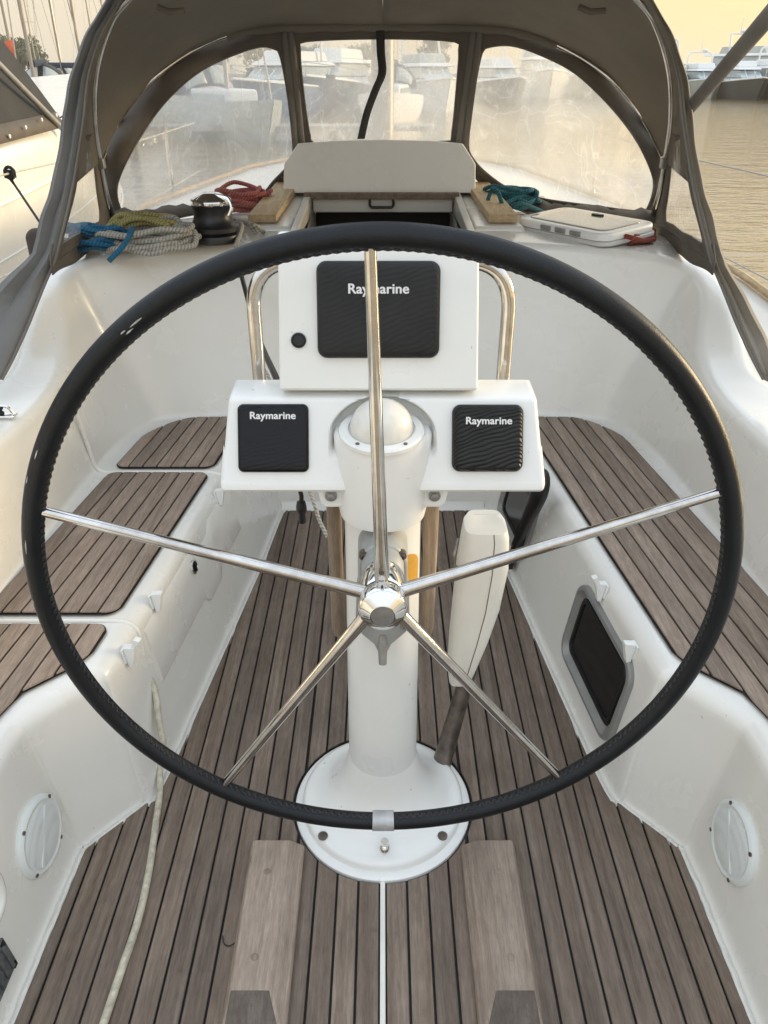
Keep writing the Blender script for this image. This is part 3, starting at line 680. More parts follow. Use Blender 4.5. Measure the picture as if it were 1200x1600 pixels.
mb = MB(); mb.lathe([(.032, .012), (.032, .022)], M.translation, m3, seg=44); obj('hub_groove', mb, 'black_plastic', hub)
mb = MB(); mb.lathe([(.033, .021), (.0375, .023), (.0385, .028), (.0385, .046), (.036, .051), (.033, .053), (.021, .064), (.0195, .0645), (.0185, .0615)], M.translation, m3, seg=48); cap = obj('hub_nut', mb, 'chrome', hub, smooth=30)
mb = MB(); mb.lathe([(.0185, .06), (.0182, .0635), (.0, .064)], M.translation, m3, seg=36); obj('hub_disc', mb, 'dull_alloy', cap)
mb = MB()
for k in range(14):
    q = wp(360*k/14, .0385, -.037); mb.lathe([(.0022, -.001), (.0022, .0008), (0, .001)], q, frame(q, (0, 1, 0), (-(q.z-WZC), 0, q.x)).to_3x3(), seg=8)
obj('hub_dimple', mb, 'dull_alloy', cap)
mb = MB(); mb.tube([wp(91.7, .058, -.0115), wp(91.7, .058, -.030)], .0045, 10); obj('spoke_set_screw', mb, 'tarnished', hub)
# ================================================================== things in the cockpit
# teak foot chocks
for sg, lb in ((-1, 'pale worn teak foot chock screwed to the sole left of the centre strip'), (1, 'pale reddish teak foot chock screwed to the sole right of the centre strip')):
    o = thing('foot_chock', lb, 'foot chock', (sg*.231, .9, .0065), 'teak foot chocks on the sole')
    def f(a, b, h): return V((sg*a, b, h))
    lo, hi = .006, .043
    B = [(.172, .712), (.291, .712), (.291, 1.114), (.173, 1.114)]; T = [(.208, .792), (.279, .792), (.283, 1.108), (.204, 1.108)]
    mb = MB(); vs = [f(a, b, lo) for a, b in B]+[f(a, b, .016) for a, b in B]+[f(a, b, hi) for a, b in T]
    fs = [(8, 9, 10, 11)]
    for i in range(4):
        j = (i+1) % 4; fs += [(i, j, j+4, i+4), (i+4, j+4, j+8, i+8)]
    mb.add(vs, fs); blk = obj('block', mb, 'teak_bleached', o, bevel=.005, bseg=3)
    c0, c1 = [f(*p, .016) for p in B[:2]], [f(*p, hi) for p in T[:2]]
    q = [c0[0].lerp(c0[1], .06).lerp(c1[0], .10), c0[0].lerp(c0[1], .94).lerp(c1[1], .10), c1[1].lerp(c0[1], .04).lerp(c1[0], .02), c1[0].lerp(c0[0], .04).lerp(c1[1], .02)]
    nn = (q[1]-q[0]).cross(q[3]-q[0]).normalized(); nn = nn if nn.z > 0 else -nn
    mb = MB(); mb.add([p-nn*.004 for p in q]+[p+nn*.0015 for p in q], [(3, 2, 1, 0), (4, 5, 6, 7), (0, 1, 5, 4), (1, 2, 6, 5), (2, 3, 7, 6), (3, 0, 4, 7)]); obj('end_grain', mb, 'teak_endgrain', o, bevel=.001)
    for yy in (.85, 1.03):
        mb = MB(); mb.lathe([(.0072, .0), (.0072, .0010), (.0064, .0014), (.0, .0014)], f(.243, yy, .0427), seg=16); obj('plug', mb, 'teak_bench', o)
def proj(p):
    x, y, z = p.x, p.y, p.z-EYE; d = y*_c-z*_s; return CX+FPX*x/d, 800-FPX*(y*_s+z*_c)/d
def face_at(side, u, v):                              # (y, z) on the seat front seen at a place in the photograph
    best = None; y0, y1, z0, z1 = .5, 2.5, .02, .37
    for it in range(4):
        for i in range(17):
            for j in range(11):
                y, z = y0+(y1-y0)*i/16, z0+(z1-z0)*j/10; a, b = proj(face_pt(side, y, z)); e = (a-u)**2+(b-v)**2
                if best is None or e < best[0]: best = (e, y, z)
        dy, dz = (y1-y0)/8, (z1-z0)/6; y0, y1, z0, z1 = best[1]-dy, best[1]+dy, max(.01, best[2]-dz), min(.378, best[2]+dz)
    return best[1], best[2]
# loudspeakers in the helm walls
def wall_frame(side, y, z):
    a = face_pt(1, y, z); b = face_pt(1, y+.02, z); c = face_pt(1, y, z+.02)
    t = (b-a).normalized(); u = (c-a).normalized()
    a.x *= side; t.x *= side; u.x *= side
    M = frame(a, t*(1 if side < 0 else -1), u); return M
for side, (y, z), lb in ((-1, face_at(-1, 60, 1305), 'round white loudspeaker set in the left helm side wall'), (1, face_at(1, 1148, 1315), 'round white loudspeaker set in the right helm side wall')):
    M = wall_frame(side, y, z); m3 = M.to_3x3()
    if (m3 @ V((0, 0, 1))).x*side > 0: m3 = m3 @ Matrix.Rotation(math.pi, 3, 'X')
    o = thing('loudspeaker', lb, 'loudspeaker', M.translation, 'loudspeakers in the helm walls')
    mb = MB(); mb.lathe([(.081, -.002), (.081, .005), (.078, .009), (.071, .012), (.066, .010)], M.translation, m3, seg=56); rimo = obj('rim', mb, 'speaker_rim', o)
    mb = MB(); mb.lathe([(.0665, .009), (.060, .0115), (.03, .014), (.0, .0145)], M.translation, m3, seg=40, cap=False); g = obj('grille', mb, 'speaker_mesh', o)
    mb = MB(); mb.box(M.translation+m3 @ V((0, 0, .0132)), (.122, .010, .003), m3 @ Matrix.Rotation(R(-50*side), 3, 'Z')); obj('grille_bar', mb, 'speaker_rim', g, bevel=.0015)
    for a in (35, 125, 215, 305):
        mb = MB(); mb.lathe([(.0042, .012), (.0042, .0145), (.0, .0148)], M.translation+m3 @ V((.074*math.cos(R(a)), .074*math.sin(R(a)), -.002)), m3, seg=12); obj('screw', mb, 'tarnished', rimo)
# ports in the right seat front
def port(label, cy, cz, ly, lz, M0=None):
    M = wall_frame(1, cy, cz); m3 = M.to_3x3()
    if (m3 @ V((0, 0, 1))).x > 0: m3 = m3 @ Matrix.Rotation(math.pi, 3, 'X')
    M = Matrix.Translation(M.translation) @ m3.to_4x4()
    o = thing('opening_port', label, 'port', M.translation, 'ports in the right seat front')
    def rr(w_, h_, r, z, n=8): return [M @ V((cx*(w_/2-r)+r*math.cos(R(a0+90*k/n)), cy_*(h_/2-r)+r*math.sin(R(a0+90*k/n)), z)) for cx, cy_, a0 in ((1, 1, 0), (-1, 1, 90), (-1, -1, 180), (1, -1, 270)) for k in range(n+1)]
    mb = MB(); mb.grid([rr(ly, lz, .05, -.004), rr(ly, lz, .05, .010), rr(ly-.006, lz-.006, .048, .013), rr(ly-.024, lz-.024, .042, .014), rr(ly-.032, lz-.032, .040, .010), rr(ly-.06, lz-.06, .03, -.002), rr(ly-.064, lz-.064, .028, -.004)], True); fo = obj('frame', mb, 'frame_grey', o, smooth=35)
    mb = MB(); lp = rr(ly-.06, lz-.06, .03, .0015); mb.add(lp, [tuple(range(len(lp)))]); obj('pane', mb, 'smoked', o)
    mb = MB(); mb.grid([rr(ly-.066, lz-.066, .028, .0012), rr(ly-.070, lz-.070, .028, .006), rr(ly-.088, lz-.088, .022, .006), rr(ly-.090, lz-.090, .02, .0012)], True); obj('gasket', mb, 'caulk', o); return o
port('grey framed dark port low in the right seat front below the white clips', *face_at(1, 932, 1030), .375, .245)
port('grey framed dark port far forward behind the black throttle lever', 2.30, .21, .36, .25)
# throttle lever in front of the forward port
th = thing('throttle_lever', 'black engine throttle lever standing by the right seat front', 'throttle lever', (.46, 1.95, .2))
mb = MB(); rows = []
for u, v, wd, x, dp in ((850, 738, 10, .470, .010), (849, 742, 30, .470, .018), (847, 752, 42, .468, .024), (843, 768, 44, .465, .026), (835, 788, 38, .460, .024), (824, 812, 28, .452, .020), (813, 838, 19, .444, .016), (803, 862, 15, .438, .014), (797, 882, 13, .434, .012)):
    c = P(u, v, x=x); r_ = wd*1.0/FPX*2.1/2; rows.append([c+V((dp*math.sin(a), r_*.75*math.cos(a), r_*.45*math.cos(a))) for a in [2*math.pi*k/20 for k in range(20)]])
mb.grid([cr(q, 3) for q in zip(*rows)]); n = len(mb.v)//20
mb = MB(); cc = [cr(q, 3) for q in zip(*rows)]; mb.grid([[q[i] for q in cc] for i in range(len(cc[0]))], True); mb.f.append(tuple(range(20))[::-1]); mb.f.append(tuple((len(cc[0])-1)*20+k for k in range(20)))
lever = obj('handle', mb, 'black_plastic', th)
mb = MB(); a, b = P(818, 806, x=.437), P(801, 850, x=.425); mb.tube([a, a.lerp(b, .5), b], .004, 6); obj('slot_rail', mb, 'caulk', lever)
mb = MB(); mb.lathe([(.034, 0), (.034, .012), (.026, .02), (.0, .021)], P(799, 874, x=.437), frame((0, 0, 0), (0, 1, 0), (-.15, 0, 1)).to_3x3() @ Matrix.Rotation(math.pi, 3, 'X'), seg=24); obj('boss', mb, 'black_plastic', th)
mb = MB(); mb.lathe([(.006, 0), (.006, .014), (0, .015)], P(808, 873, x=.425), seg=10); obj('neutral_button', mb, 'red_plastic', th)
# plastic clips on the seat fronts
def clip(label, side, y, z, open_=False):
    M = wall_frame(side, y, z); m3 = M.to_3x3()
    if (m3 @ V((0, 0, 1))).x*side > 0: m3 = m3 @ Matrix.Rotation(math.pi, 3, 'X')
    s = 1 if (m3 @ V((0, 1, 0))).z > 0 else -1
    M4 = Matrix.Translation(M.translation) @ m3.to_4x4()
    o = thing('table_clip', label, 'clip', M.translation, 'white plastic clips on the seat fronts')
    mb = MB(); mb.prism([(-.014, -.018), (.014, -.018), (.014, .020), (-.014, .020)], -.001, .004, lambda a, b, h: M4 @ V((a, b*s, h))); obj('base_plate', mb, 'white_plastic', o, bevel=.001)
    mb = MB(); mb.prism([(.004, .022), (.030, .022), (.030, .014), (.014, -.030), (.004, -.030)], -.009, .009, lambda a, b, h: M4 @ V((h, b*s, a))); obj('wedge', mb, 'white_plastic', o, bevel=.0012)
    if open_:
        mb = MB(); mb.prism([(.006, .0), (.018, .0), (.046, .036), (.034, .042)], -.008, .008, lambda a, b, h: M4 @ V((h+.002, b*s, a))); obj('flap', mb, 'white_plastic', o, bevel=.001)
clip('closed white plastic clip on the left seat front nearest the bulkhead', -1, *face_at(-1, 338, 775))
clip('closed white plastic clip on the left seat front midway between two others', -1, *face_at(-1, 238, 938))
clip('open white plastic clip on the left seat front above the hose', -1, *face_at(-1, 196, 1022), True)
clip('open white plastic clip on the right seat front above the dark port', 1, *face_at(1, 945, 922), True)
clip('closed white plastic clip on the right seat front aft of the dark port', 1, *face_at(1, 991, 1016))
# lock on the left seat front
M = wall_frame(-1, *face_at(-1, 299, 886)); m3 = M.to_3x3()
if (m3 @ V((0, 0, 1))).x < 0: m3 = m3 @ Matrix.Rotation(math.pi, 3, 'X')
M.translation = M.translation + m3 @ V((0, 0, .0065))
lk = thing('locker_latch', 'oval black and chrome turn latch on the left seat front', 'latch', M.translation)
mb = MB(); mb.lathe([(.021, -.001), (.021, .004), (.0175, .0055), (.0165, .003)], M.translation, m3, seg=28); obj('ring', mb, 'chrome', lk)
mb = MB(); mb.lathe([(.0165, .001), (.0165, .0035), (.0, .0035)], M.translation, m3, seg=28); mb.box(M.translation+m3 @ V((0, 0, .006)), (.006, .024, .008), m3); obj('turn_knob', mb, 'black_plastic', lk, bevel=.001)
# white leaf with its metal leg, right of the column
leaf = thing('folding_leaf', 'white moulded tapering leaf on a tarnished metal leg leaning right of the column', 'folding leaf', (.15, 1.4, 0))
mb = MB(); rows = []
for t, u0, u1, v, y in ((0, 742, 776, 809, 1.475), (.02, 731, 786, 812, 1.462), (.06, 725, 791, 819, 1.445), (.1, 722, 794, 832, 1.435), (.3, 714, 793, 880, 1.415), (.5, 708, 780, 940, 1.40), (.7, 703, 762, 990, 1.39), (.9, 700, 742, 1035, 1.38), (1, 701, 733, 1058, 1.378)):
    A, B = P(u0, v, y=y), P(u1, v, y=y); c = (A+B)/2; w2 = (B-A).length/2; dp = .045 if 0 < t < .95 else .032
    loop = []
    for k in range(24):
        a = 2*math.pi*k/24; ca, sa = math.cos(a), math.sin(a)
        loop.append(c+V((w2*math.copysign(abs(ca)**.45, ca), dp*math.copysign(abs(sa)**.55, sa), 0)))
    rows.append(loop)
mb.grid(rows, True); n = 24
mb.f.append(tuple(range(n))); mb.f.append(tuple((len(rows)-1)*n+j for j in range(n))[::-1]); shell = obj('shell', mb, 'leaf_white', leaf, smooth=50)
mb = MB(); mb.tube([(r[18]*.45+r[19]*.55)+V((0, -.0006, 0)) for r in rows[2:]], .0009, 6); obj('shell_seam', mb, 'sticker_edge', shell)
mb = MB(); a, b = P(738, 1030, y=1.385), P(690, 1193, z=.02)
mb.tube([a, a.lerp(b, .5), b], .022, 16, rr=lambda t: .0175+.006*t); obj('leg', mb, 'tarnished', leaf)
mb = MB(); a = P(716, 866, y=1.375); mb.tube(fillet([a+V((0, .03, .02)), a+V((-.012, -.02, .012)), a+V((-.012, -.02, -.03)), a+V((0, .02, -.045))], [0, .008, .008, 0]), .0035, 8); obj('hinge', mb, 'tarnished', leaf)
# hose from the locker corner across the sole
hp = [face_pt(-1, 1.42, .235, -.012), face_pt(-1, 1.405, .205, .004), face_pt(-1, 1.36, .15, .016), face_pt(-1, 1.33, .09, .022), P(248, 1180, z=.05), P(250, 1232, z=.016), P(243, 1290, z=.016), P(232, 1365, z=.016), P(215, 1440, z=.016), P(190, 1515, z=.016), P(160, 1605, z=.016), P(146, 1650, z=.016)]
mb = MB(); mb.tube(cr(hp, 8), .0078, 12); tag(obj('hose', mb, 'hose_cream', loc=(0, 0, 0)), 'old cream hose trailing from the left locker corner along the teak sole', 'hose')
mb = MB(); mb.tube(cr([P(348, 1462, z=.010), P(350, 1474, z=.009), P(358, 1478, z=.010), P(368, 1472, z=.013), P(372, 1464, z=.016)], 5), .0012, 6); tag(obj('cord_scrap', mb, 'rope_black'), 'thin black cord scrap curled on the sole beside the left foot chock', 'cord')
# plates low on the left helm wall
M = wall_frame(-1, .75, .085)
pl = thing('vent_grate', 'dark grey vent grate low on the left helm wall in the corner', 'vent', M.translation)
sgn = 1 if M.to_3x3()[0][2] > 0 else -1
def ml(a, b, h): return M @ V((a, b, h*sgn))
mb = MB(); mb.prism([(-.10, -.032), (.085, -.032), (.085, .045), (-.10, .045)], 0, .005, ml); gp = obj('plate', mb, 'grate_grey', pl, bevel=.0015)
for k in range(9):
    mb = MB(); x = -.085+k*.019; mb.prism([(x, -.024), (x+.008, -.024), (x+.008, .037), (x, .037)], .0045, .009, ml); obj('slat', mb, 'grate_grey', pl, bevel=.001)
for a, b in ((.076, .037), (.076, -.025)):
    mb = MB(); mb.prism([(a-.005, b-.005), (a+.005, b-.005), (a+.005, b+.005), (a-.005, b+.005)], .005, .008, ml); obj('screw', mb, 'caulk', pl)
mb = MB(); pts = [face_pt(-1, .70, .33, -.004), face_pt(-1, .90, .235, -.004), face_pt(-1, .885, .165, -.004), face_pt(-1, .55, .14, -.004)]
mb.tube(fillet(pts, [0, .03, .03, 0]), .010, 10); obj('recess_lip', mb, 'gelcoat', yacht)
# black plug hanging under the console, black cable behind it
cb = thing('hanging_plug', 'black plug on a short cable hanging under the left console wing', 'plug', (-.14, 1.24, .8))
a, b = P(466, 755, y=1.26), P(471, 795, y=1.26)
mb = MB(); mb.tube([a, a.lerp(b, .5)+V((.003, 0, 0)), b], .0042, 10); obj('cable', mb, 'black_plastic', cb)
mb = MB(); mb.lathe([(0, .018), (.008, .015), (.010, .006), (.010, -.004), (.007, -.008), (.007, -.026), (.006, -.030), (0, -.030)], b, seg=18); obj('cap', mb, 'black_plastic', cb)
pts = [P(366, 345, z=1.0), P(362, 372, y=2.95), P(372, 410, y=2.82), P(385, 460, y=2.55), P(405, 530, y=2.2), P(432, 592, y=1.75), P(450, 640, y=1.5)]
mb = MB(); mb.tube(cr(pts, 8), .008, 10); tag(obj('power_cable', mb, 'black_plastic'), 'black cable running down the bulkhead behind the left guard rail', 'cable')
pts = [P(395, 560, y=2.0), P(425, 600, y=1.9), P(485, 770, y=1.6), P(498, 810, y=1.55), P(512, 840, y=1.5)]
mb = MB(); mb.tube(cr(pts, 6), .005, 8); tag(obj('grey_line', mb, 'rope_grey'), 'thin grey line hanging behind the left side of the column', 'rope')
# ================================================================== sprayhood
hoodt = thing('sprayhood', 'taupe canvas sprayhood with scuffed clear windows stretched over the companionway', 'sprayhood', (0, 3.2, .97))
def mir(pts): return [V((-p.x, p.y, p.z)) for p in pts]
def sym(pts): return mir(pts)[::-1][:-1]+pts if abs(pts[0].x) < .02 else mir(pts)[::-1]+pts
Bh = [V((0, 3.46, 1.652))]+[P(u, v, y=y) for u, v, y in ((700, 41, 3.45), (802, 47, 3.42), (880, 73, 3.36), (950, 118, 3.28), (1003, 180, 3.18), (1039, 250, 3.09))]
Mh = [V((0, 2.42, 1.87)), V((.25, 2.43, 1.855)), V((.48, 2.46, 1.80))]+[P(u, v, y=y) for u, v, y in ((1000, 0, 2.55), (1032, 50, 2.64), (1050, 120, 2.80), (1051, 190, 2.95), (1041, 254, 3.08), (1033, 300, 3.2), (1019, 347, 3.36))]
Ah = [V((0, 2.08, 1.885)), V((.27, 2.10, 1.87)), V((.52, 2.2, 1.80))]+[P(u, v, y=y) for u, v, y in ((1008, 0, 2.46), (1038, 55, 2.5), (1058, 120, 2.5), (1066, 190, 2.47), (1080, 280, 2.40), (1094, 345, 2.33), (1110, 408, 2.26))]  # top points, out of view, drawn aft so the canopy shades the bulkhead
Fl = [P(1110, 408, y=2.26), P(1130, 455, y=2.22), P(1152, 510, y=2.15), P(1174, 558, y=2.08), P(1192, 592, y=2.03)]
B2, M2, A2, F2 = cr(Bh, 8), cr(Mh, 8), cr(Ah, 8), cr(Fl, 6)
hinge = min(range(len(M2)), key=lambda i: (M2[i]-Bh[-1]).length)
def resamp(c, n):
    L = [0]
    for i in range(1, len(c)): L.append(L[-1]+(c[i]-c[i-1]).length)
    o = []
    for k in range(n):
        t = L[-1]*k/(n-1); j = 0
        while j < len(L)-2 and L[j+1] < t: j += 1
        o.append(c[j].lerp(c[j+1], (t-L[j])/max(1e-9, L[j+1]-L[j])))
    return o
def wob(p, a, f=9): return p+V((math.sin(p.y*f*1.3+p.z*f)*a, math.sin(p.x*f+p.z*f*.7)*a, math.sin(p.x*f*.8+p.y*f)*a))
# roof: forward bow -> main hoop -> aft hem
Br, Mr, Ar = resamp(B2, 34), resamp(M2[:hinge+1], 34), resamp(A2[:hinge+2], 34)
mb = MB()
for sg in (1, -1):
    rows = []
    for i in range(34):
        b, m, a = Br[i], Mr[i], Ar[i]; r = []
        for k in range(11):
            t = k/10; q = b.lerp(m, t); sag = .018*math.sin(math.pi*t); q = q+V((0, 0, sag*.4)); r.append(wob(q, .003 if 0 < k < 10 else 0))
        r += [m.lerp(a, .5), a]
        rows.append([V((q.x*sg, q.y, q.z)) for q in r])
    mb.grid(rows, flip=sg < 0)
obj('canopy', mb, 'canvas_taupe', hoodt, solid=.004, smooth=60)
# sides: below the hinge between main hoop and aft hem, clear pane in the middle
Ms, As = resamp(M2[hinge-6:], 26), resamp(A2[hinge-6:], 26)
for sg in (1, -1):
    mf, mp = MB(), MB(); rows = []
    for i in range(26):
        t0 = .27-.05*min(1, i/12)+.25*max(0, (i-18)/8)**2; t1 = .93
        if i < 2: t0 = t0+(.9-t0)*(1-i/2)
        if i > 22: t0 = t0+(.93-t0)*((i-22)/3)
        rows.append([V((q.x*sg, q.y, q.z)) for q in [wob(Ms[i].lerp(As[i], t), .004 if 0 < t < 1 else 0, 14) for t in (0, t0*.5, t0, t0+(t1-t0)*.25, t0+(t1-t0)*.5, t0+(t1-t0)*.75, t1, 1.0)]])
    mf.grid([r[:3] for r in rows]); mf.grid([r[6:] for r in rows]); mf.grid([r[2:7] for r in rows[22:]]); mf.grid([r[2:7] for r in rows[:2]])
    mp.grid([r[2:7] for r in rows[1:23]])
    obj('side_panel', mf, 'canvas_hem', hoodt, solid=.003, smooth=60); obj('side_window', mp, 'vinyl_clear', hoodt, smooth=60)
# aft hem band and the tail flap tied to the coaming
full = A2[:-1]+F2
for sg, wd, lb in ((1, .035, None), (-1, .068, None)):
    rows = []; n = len(full)
    for i, p in enumerate(full):
        t = i/(n-1); k = wd*(.25+.75*min(1, t*1.6)); tail = 1.6 if sg < 0 else .9
        if t > .72: k *= 1+tail*math.sin(math.pi*min(1, (t-.72)/.28))
        o = V((.80, -.30, -.1)).normalized()
        tw = .006*math.sin(i*.33)
        ripple = V((.0035*math.sin(i*.31)+.0015*math.sin(i*.83), -.006*math.sin(i*.23), 0))*min(1, t*2)
        rows.append([V((q.x*sg, q.y, q.z)) for q in (p, p+o*k*.22+V((0, -.016, 0)), p+o*k*.5+V((0, .012+tw, 0))+ripple, p+o*k*.8+V((0, -.014, 0))+ripple, p+o*k+ripple)])
    mb = MB(); mb.grid(rows); obj('hem_band', mb, 'canvas_grey' if sg < 0 else 'canvas_hem_lit', hoodt, solid=.004, smooth=70)
    mb = MB(); mb.tube([V((p.x*sg, p.y-.004, p.z)) for p in full], .0042, 8); obj('hem_piping', mb, 'canvas_zip', hoodt)
# front: y as a smooth function of (x,z), panels cut round their windows
CT = [(0, 1.652, 3.46), (.45, 1.63, 3.43), (.84, 1.49, 3.28), (1.04, 1.21, 3.09), (1.12, .96, 3.34), (.85, .97, 3.58), (.475, .99, 3.76), (0, 1.25, 3.75), (.3, 1.25, 3.74), (1.02, 1.0, 3.42), (.6, 1.3, 3.56)]
def gy(x, z):
    sw = sy = 0
    for cx, cz, cy in CT:
        wt = 1/((abs(x)-cx)**2+1.6*(z-cz)**2+.012)**1.6; sw += wt; sy += wt*cy
    return sy/sw
def G(u, v, off=0):
    y = 3.4
    for _ in range(14): p = P(u, v, y=y); y = .5*y+.5*gy(p.x, p.z)
    return P(u, v, y=y-off)
def polyray(c, loop, a):
    d = (math.cos(a), math.sin(a)); best = None
    for i in range(len(loop)):
        (x1, y1), (x2, y2) = loop[i], loop[(i+1) % len(loop)]
        ex, ey = x2-x1, y2-y1; den = d[0]*ey-d[1]*ex
        if abs(den) < 1e-9: continue
        t = ((x1-c[0])*ey-(y1-c[1])*ex)/den; s = ((x1-c[0])*d[1]-(y1-c[1])*d[0])/den
        if t > 0 and -1e-6 <= s <= 1+1e-6 and (best is None or t > best): best = t
    return (c[0]+d[0]*best, c[1]+d[1]*best)
def smoothloop(l, n=5):
    p = [V((a, b, 0)) for a, b in l]; p = [p[-1]]+p+[p[0], p[1]]
    return [(q.x, q.y) for q in cr(p, n)[n:-n-1]]
def panel(outer, inner, c, mats, nm):
    N = 120; inner = smoothloop(inner); io, oo, pr = [], [], []
    for k in range(N):
        a = 2*math.pi*k/N; io.append(polyray(c, inner, a)); oo.append(polyray(c, outer, a))
    L3 = lambda l, off=0: [G(u, v, off) for u, v in l]
    mid = [(a[0]*.6+b[0]*.4, a[1]*.6+b[1]*.4) for a, b in zip(io, oo)]
    lip = [(a[0]+(b[0]-a[0])/max(1, math.hypot(b[0]-a[0], b[1]-a[1]))*3.5, a[1]+(b[1]-a[1])/max(1, math.hypot(b[0]-a[0], b[1]-a[1]))*3.5) for a, b in zip(io, oo)]
    mb = MB(); mb.grid([[wob(p, .003, 22) for p in L3(oo)], [wob(p, .004, 17) for p in L3(mid, .006)], L3(lip, .004), L3(io, .0)], True); fab = obj('window_surround', mb, mats[0], hoodt, solid=.004, smooth=60)
    mb = MB(); mb.tube(L3(io, .003), .0042, 6, closed=True); obj('welt', mb, 'canvas_zip', fab)
    rows = [L3([(c[0]+(a[0]-c[0])*t, c[1]+(a[1]-c[1])*t) for a in io]) for t in (1, .8, .6, .4, .2, .02)]
    rows = [[wob(p, .006*(1-j == 0) if j == 0 else .006, 8) for p in r] if j else r for j, r in enumerate(rows)]
    mb = MB(); mb.grid(rows, True); mb.f.append(tuple(len(rows)*N-N+k for k in range(N))); obj('window', mb, 'vinyl', hoodt, smooth=70)
cw = [(482, 64), (600, 60), (706, 64), (717, 76), (714, 130), (706, 208), (698, 221), (600, 222), (494, 224), (485, 214), (475, 150), (469, 76)]
panel([(448, 38), (600, 36), (748, 38), (738, 140), (728, 236), (600, 229), (472, 238), (460, 140)], cw, (594, 140), ['canvas_hem'], 'front')
sw = [(762, 74), (800, 71), (850, 88), (900, 115), (950, 162), (990, 212), (1014, 258), (1022, 290), (1013, 322), (998, 330), (930, 322), (850, 311), (800, 297), (762, 272), (738, 246), (732, 222), (740, 150), (752, 86)]
so_ = [(741, 36), (802, 44), (880, 70), (952, 116), (1005, 178), (1041, 252), (1034, 302), (1021, 352), (960, 346), (870, 334), (772, 316), (740, 275), (726, 240), (734, 140)]
so_l = [(1196-a, b) for a, b in so_]; swl = [(1196-a-(6 if a < 800 else -8), b+(2 if b < 200 else 10)) for a, b in sw]
panel(so_, sw, (875, 205), ['canvas_hem'], 'side'); panel(so_l[::-1], swl[::-1], (316, 210), ['canvas_hem'], 'side')
for (u0, v0, u1, v1) in ((449, 46, 468, 238), (746, 44, 720, 240)):
    for du in (-5, 5):
        mb = MB(); mb.grid([[G(u0+(u1-u0)*t+du+e, v0+(v1-v0)*t, .012+.004*(abs(e) < 3)) for e in (-5, -1.6, 1.6, 5)] for t in [i/10 for i in range(11)]]); obj('zip_strip', mb, 'canvas_zip', hoodt, solid=.003)
# front bow sleeve, tubes, fittings
bow = cr([G(u, v, .022) for u, v in ((156, 258), (190, 180), (245, 118), (318, 70), (394, 47), (500, 42), (598, 41), (700, 42), (802, 49), (880, 75), (950, 120), (1002, 181), (1036, 246))], 8)
mb = MB(); mb.tube(bow, .0115, 12); obj('front_bow', mb, 'stainless', hoodt)
mb = MB(); mb.tube(bow[28:72], .017, 12, rr=lambda t: .017+.002*math.sin(t*60)); obj('bow_sleeve', mb, 'canvas_taupe', hoodt)
for sg in (1, -1):
    mb = MB(); mb.tube([V((p.x*sg*.992, p.y-.015, p.z)) for p in M2[20:]], .0125, 14); mh = obj('main_hoop', mb, 'stainless', hoodt)
    h = M2[hinge]; mb = MB(); mb.box(V((h.x*sg*.985, h.y-.03, h.z)), (.03, .03, .036)); obj('hinge_fitting', mb, 'dull_alloy', mh, bevel=.006)
    f = M2[-1]; mb = MB(); mb.lathe([(.03, -.012), (.03, -.006), (.017, .0), (.017, .03), (.0, .032)], V((f.x*sg*.992, f.y-.015, f.z)), seg=20); obj('deck_socket', mb, 'dull_alloy', mh)
    # crumpled skirt lying on the cabin top
    rows = []
    for k in range(25):
        t = k/24; u = 1030+(760-1030)*t; v = 340+(312-340)*t
        if sg < 0: u = 1196-u
        p = G(u, v); e = .014*math.sin(k*.8)+.010*math.sin(k*2.3+1)+.006*math.sin(k*.37)
        rows.append([p+V((0, .01, .012)), p+V((0, -.03, .02+e*.6)), p+V((0, -.07-e, .005+abs(e)*.8)), V((p.x, p.y-.10-e, .978))])
    mb = MB(); mb.grid(rows); obj('skirt', mb, 'canvas_hem', hoodt, solid=.003, smooth=70)
    lk_ = [M2[-1]+V((0, .02, 0)), M2[-1].lerp(A2[-1], .35)+V((0, -.02, -.015)), M2[-1].lerp(A2[-1], .7)+V((0, -.01, -.01)), A2[-1]]
    lk_ = cr(lk_, 6); rows = [[V((p.x*sg, p.y, p.z+.045)), V(((p.x+.005)*sg, p.y-.02, p.z+.01)), V(((p.x)*sg, p.y-.035, p.z-.03+.003*math.sin(i*.9)))] for i, p in enumerate(lk_)]
    mb = MB(); mb.grid(rows); obj('side_skirt', mb, 'canvas_hem', hoodt, solid=.004, smooth=70)
# hanging strap inside the front window, roof vents of the canopy left plain
stp = [G(594, 38, .03), G(595, 80, .035), G(597, 114, .045), G(586, 142, .04), G(573, 178, .035), G(564, 217, .03)]
st_ = cr(stp, 5); mb = MB(); mb.grid([[p+V((-.016, 0, 0)), p+V((0, -.002, 0)), p+V((.016, 0, .0))] for p in st_]); tag(obj('canvas_strap', mb, 'canvas_charcoal', solid=.003), 'dark canvas strap hanging kinked across the middle window of the sprayhood', 'strap')
for u0 in (905, 245):
    p = [P(u0+du, 4+dv, y=2.62) for du, dv in ((0, 0), (18, 8), (42, 6))]
    mb = MB(); mb.tube([V((q.x, q.y, q.z-.01)) for q in p], .008, 8); obj('roof_strap', mb, 'canvas_hem', hoodt)
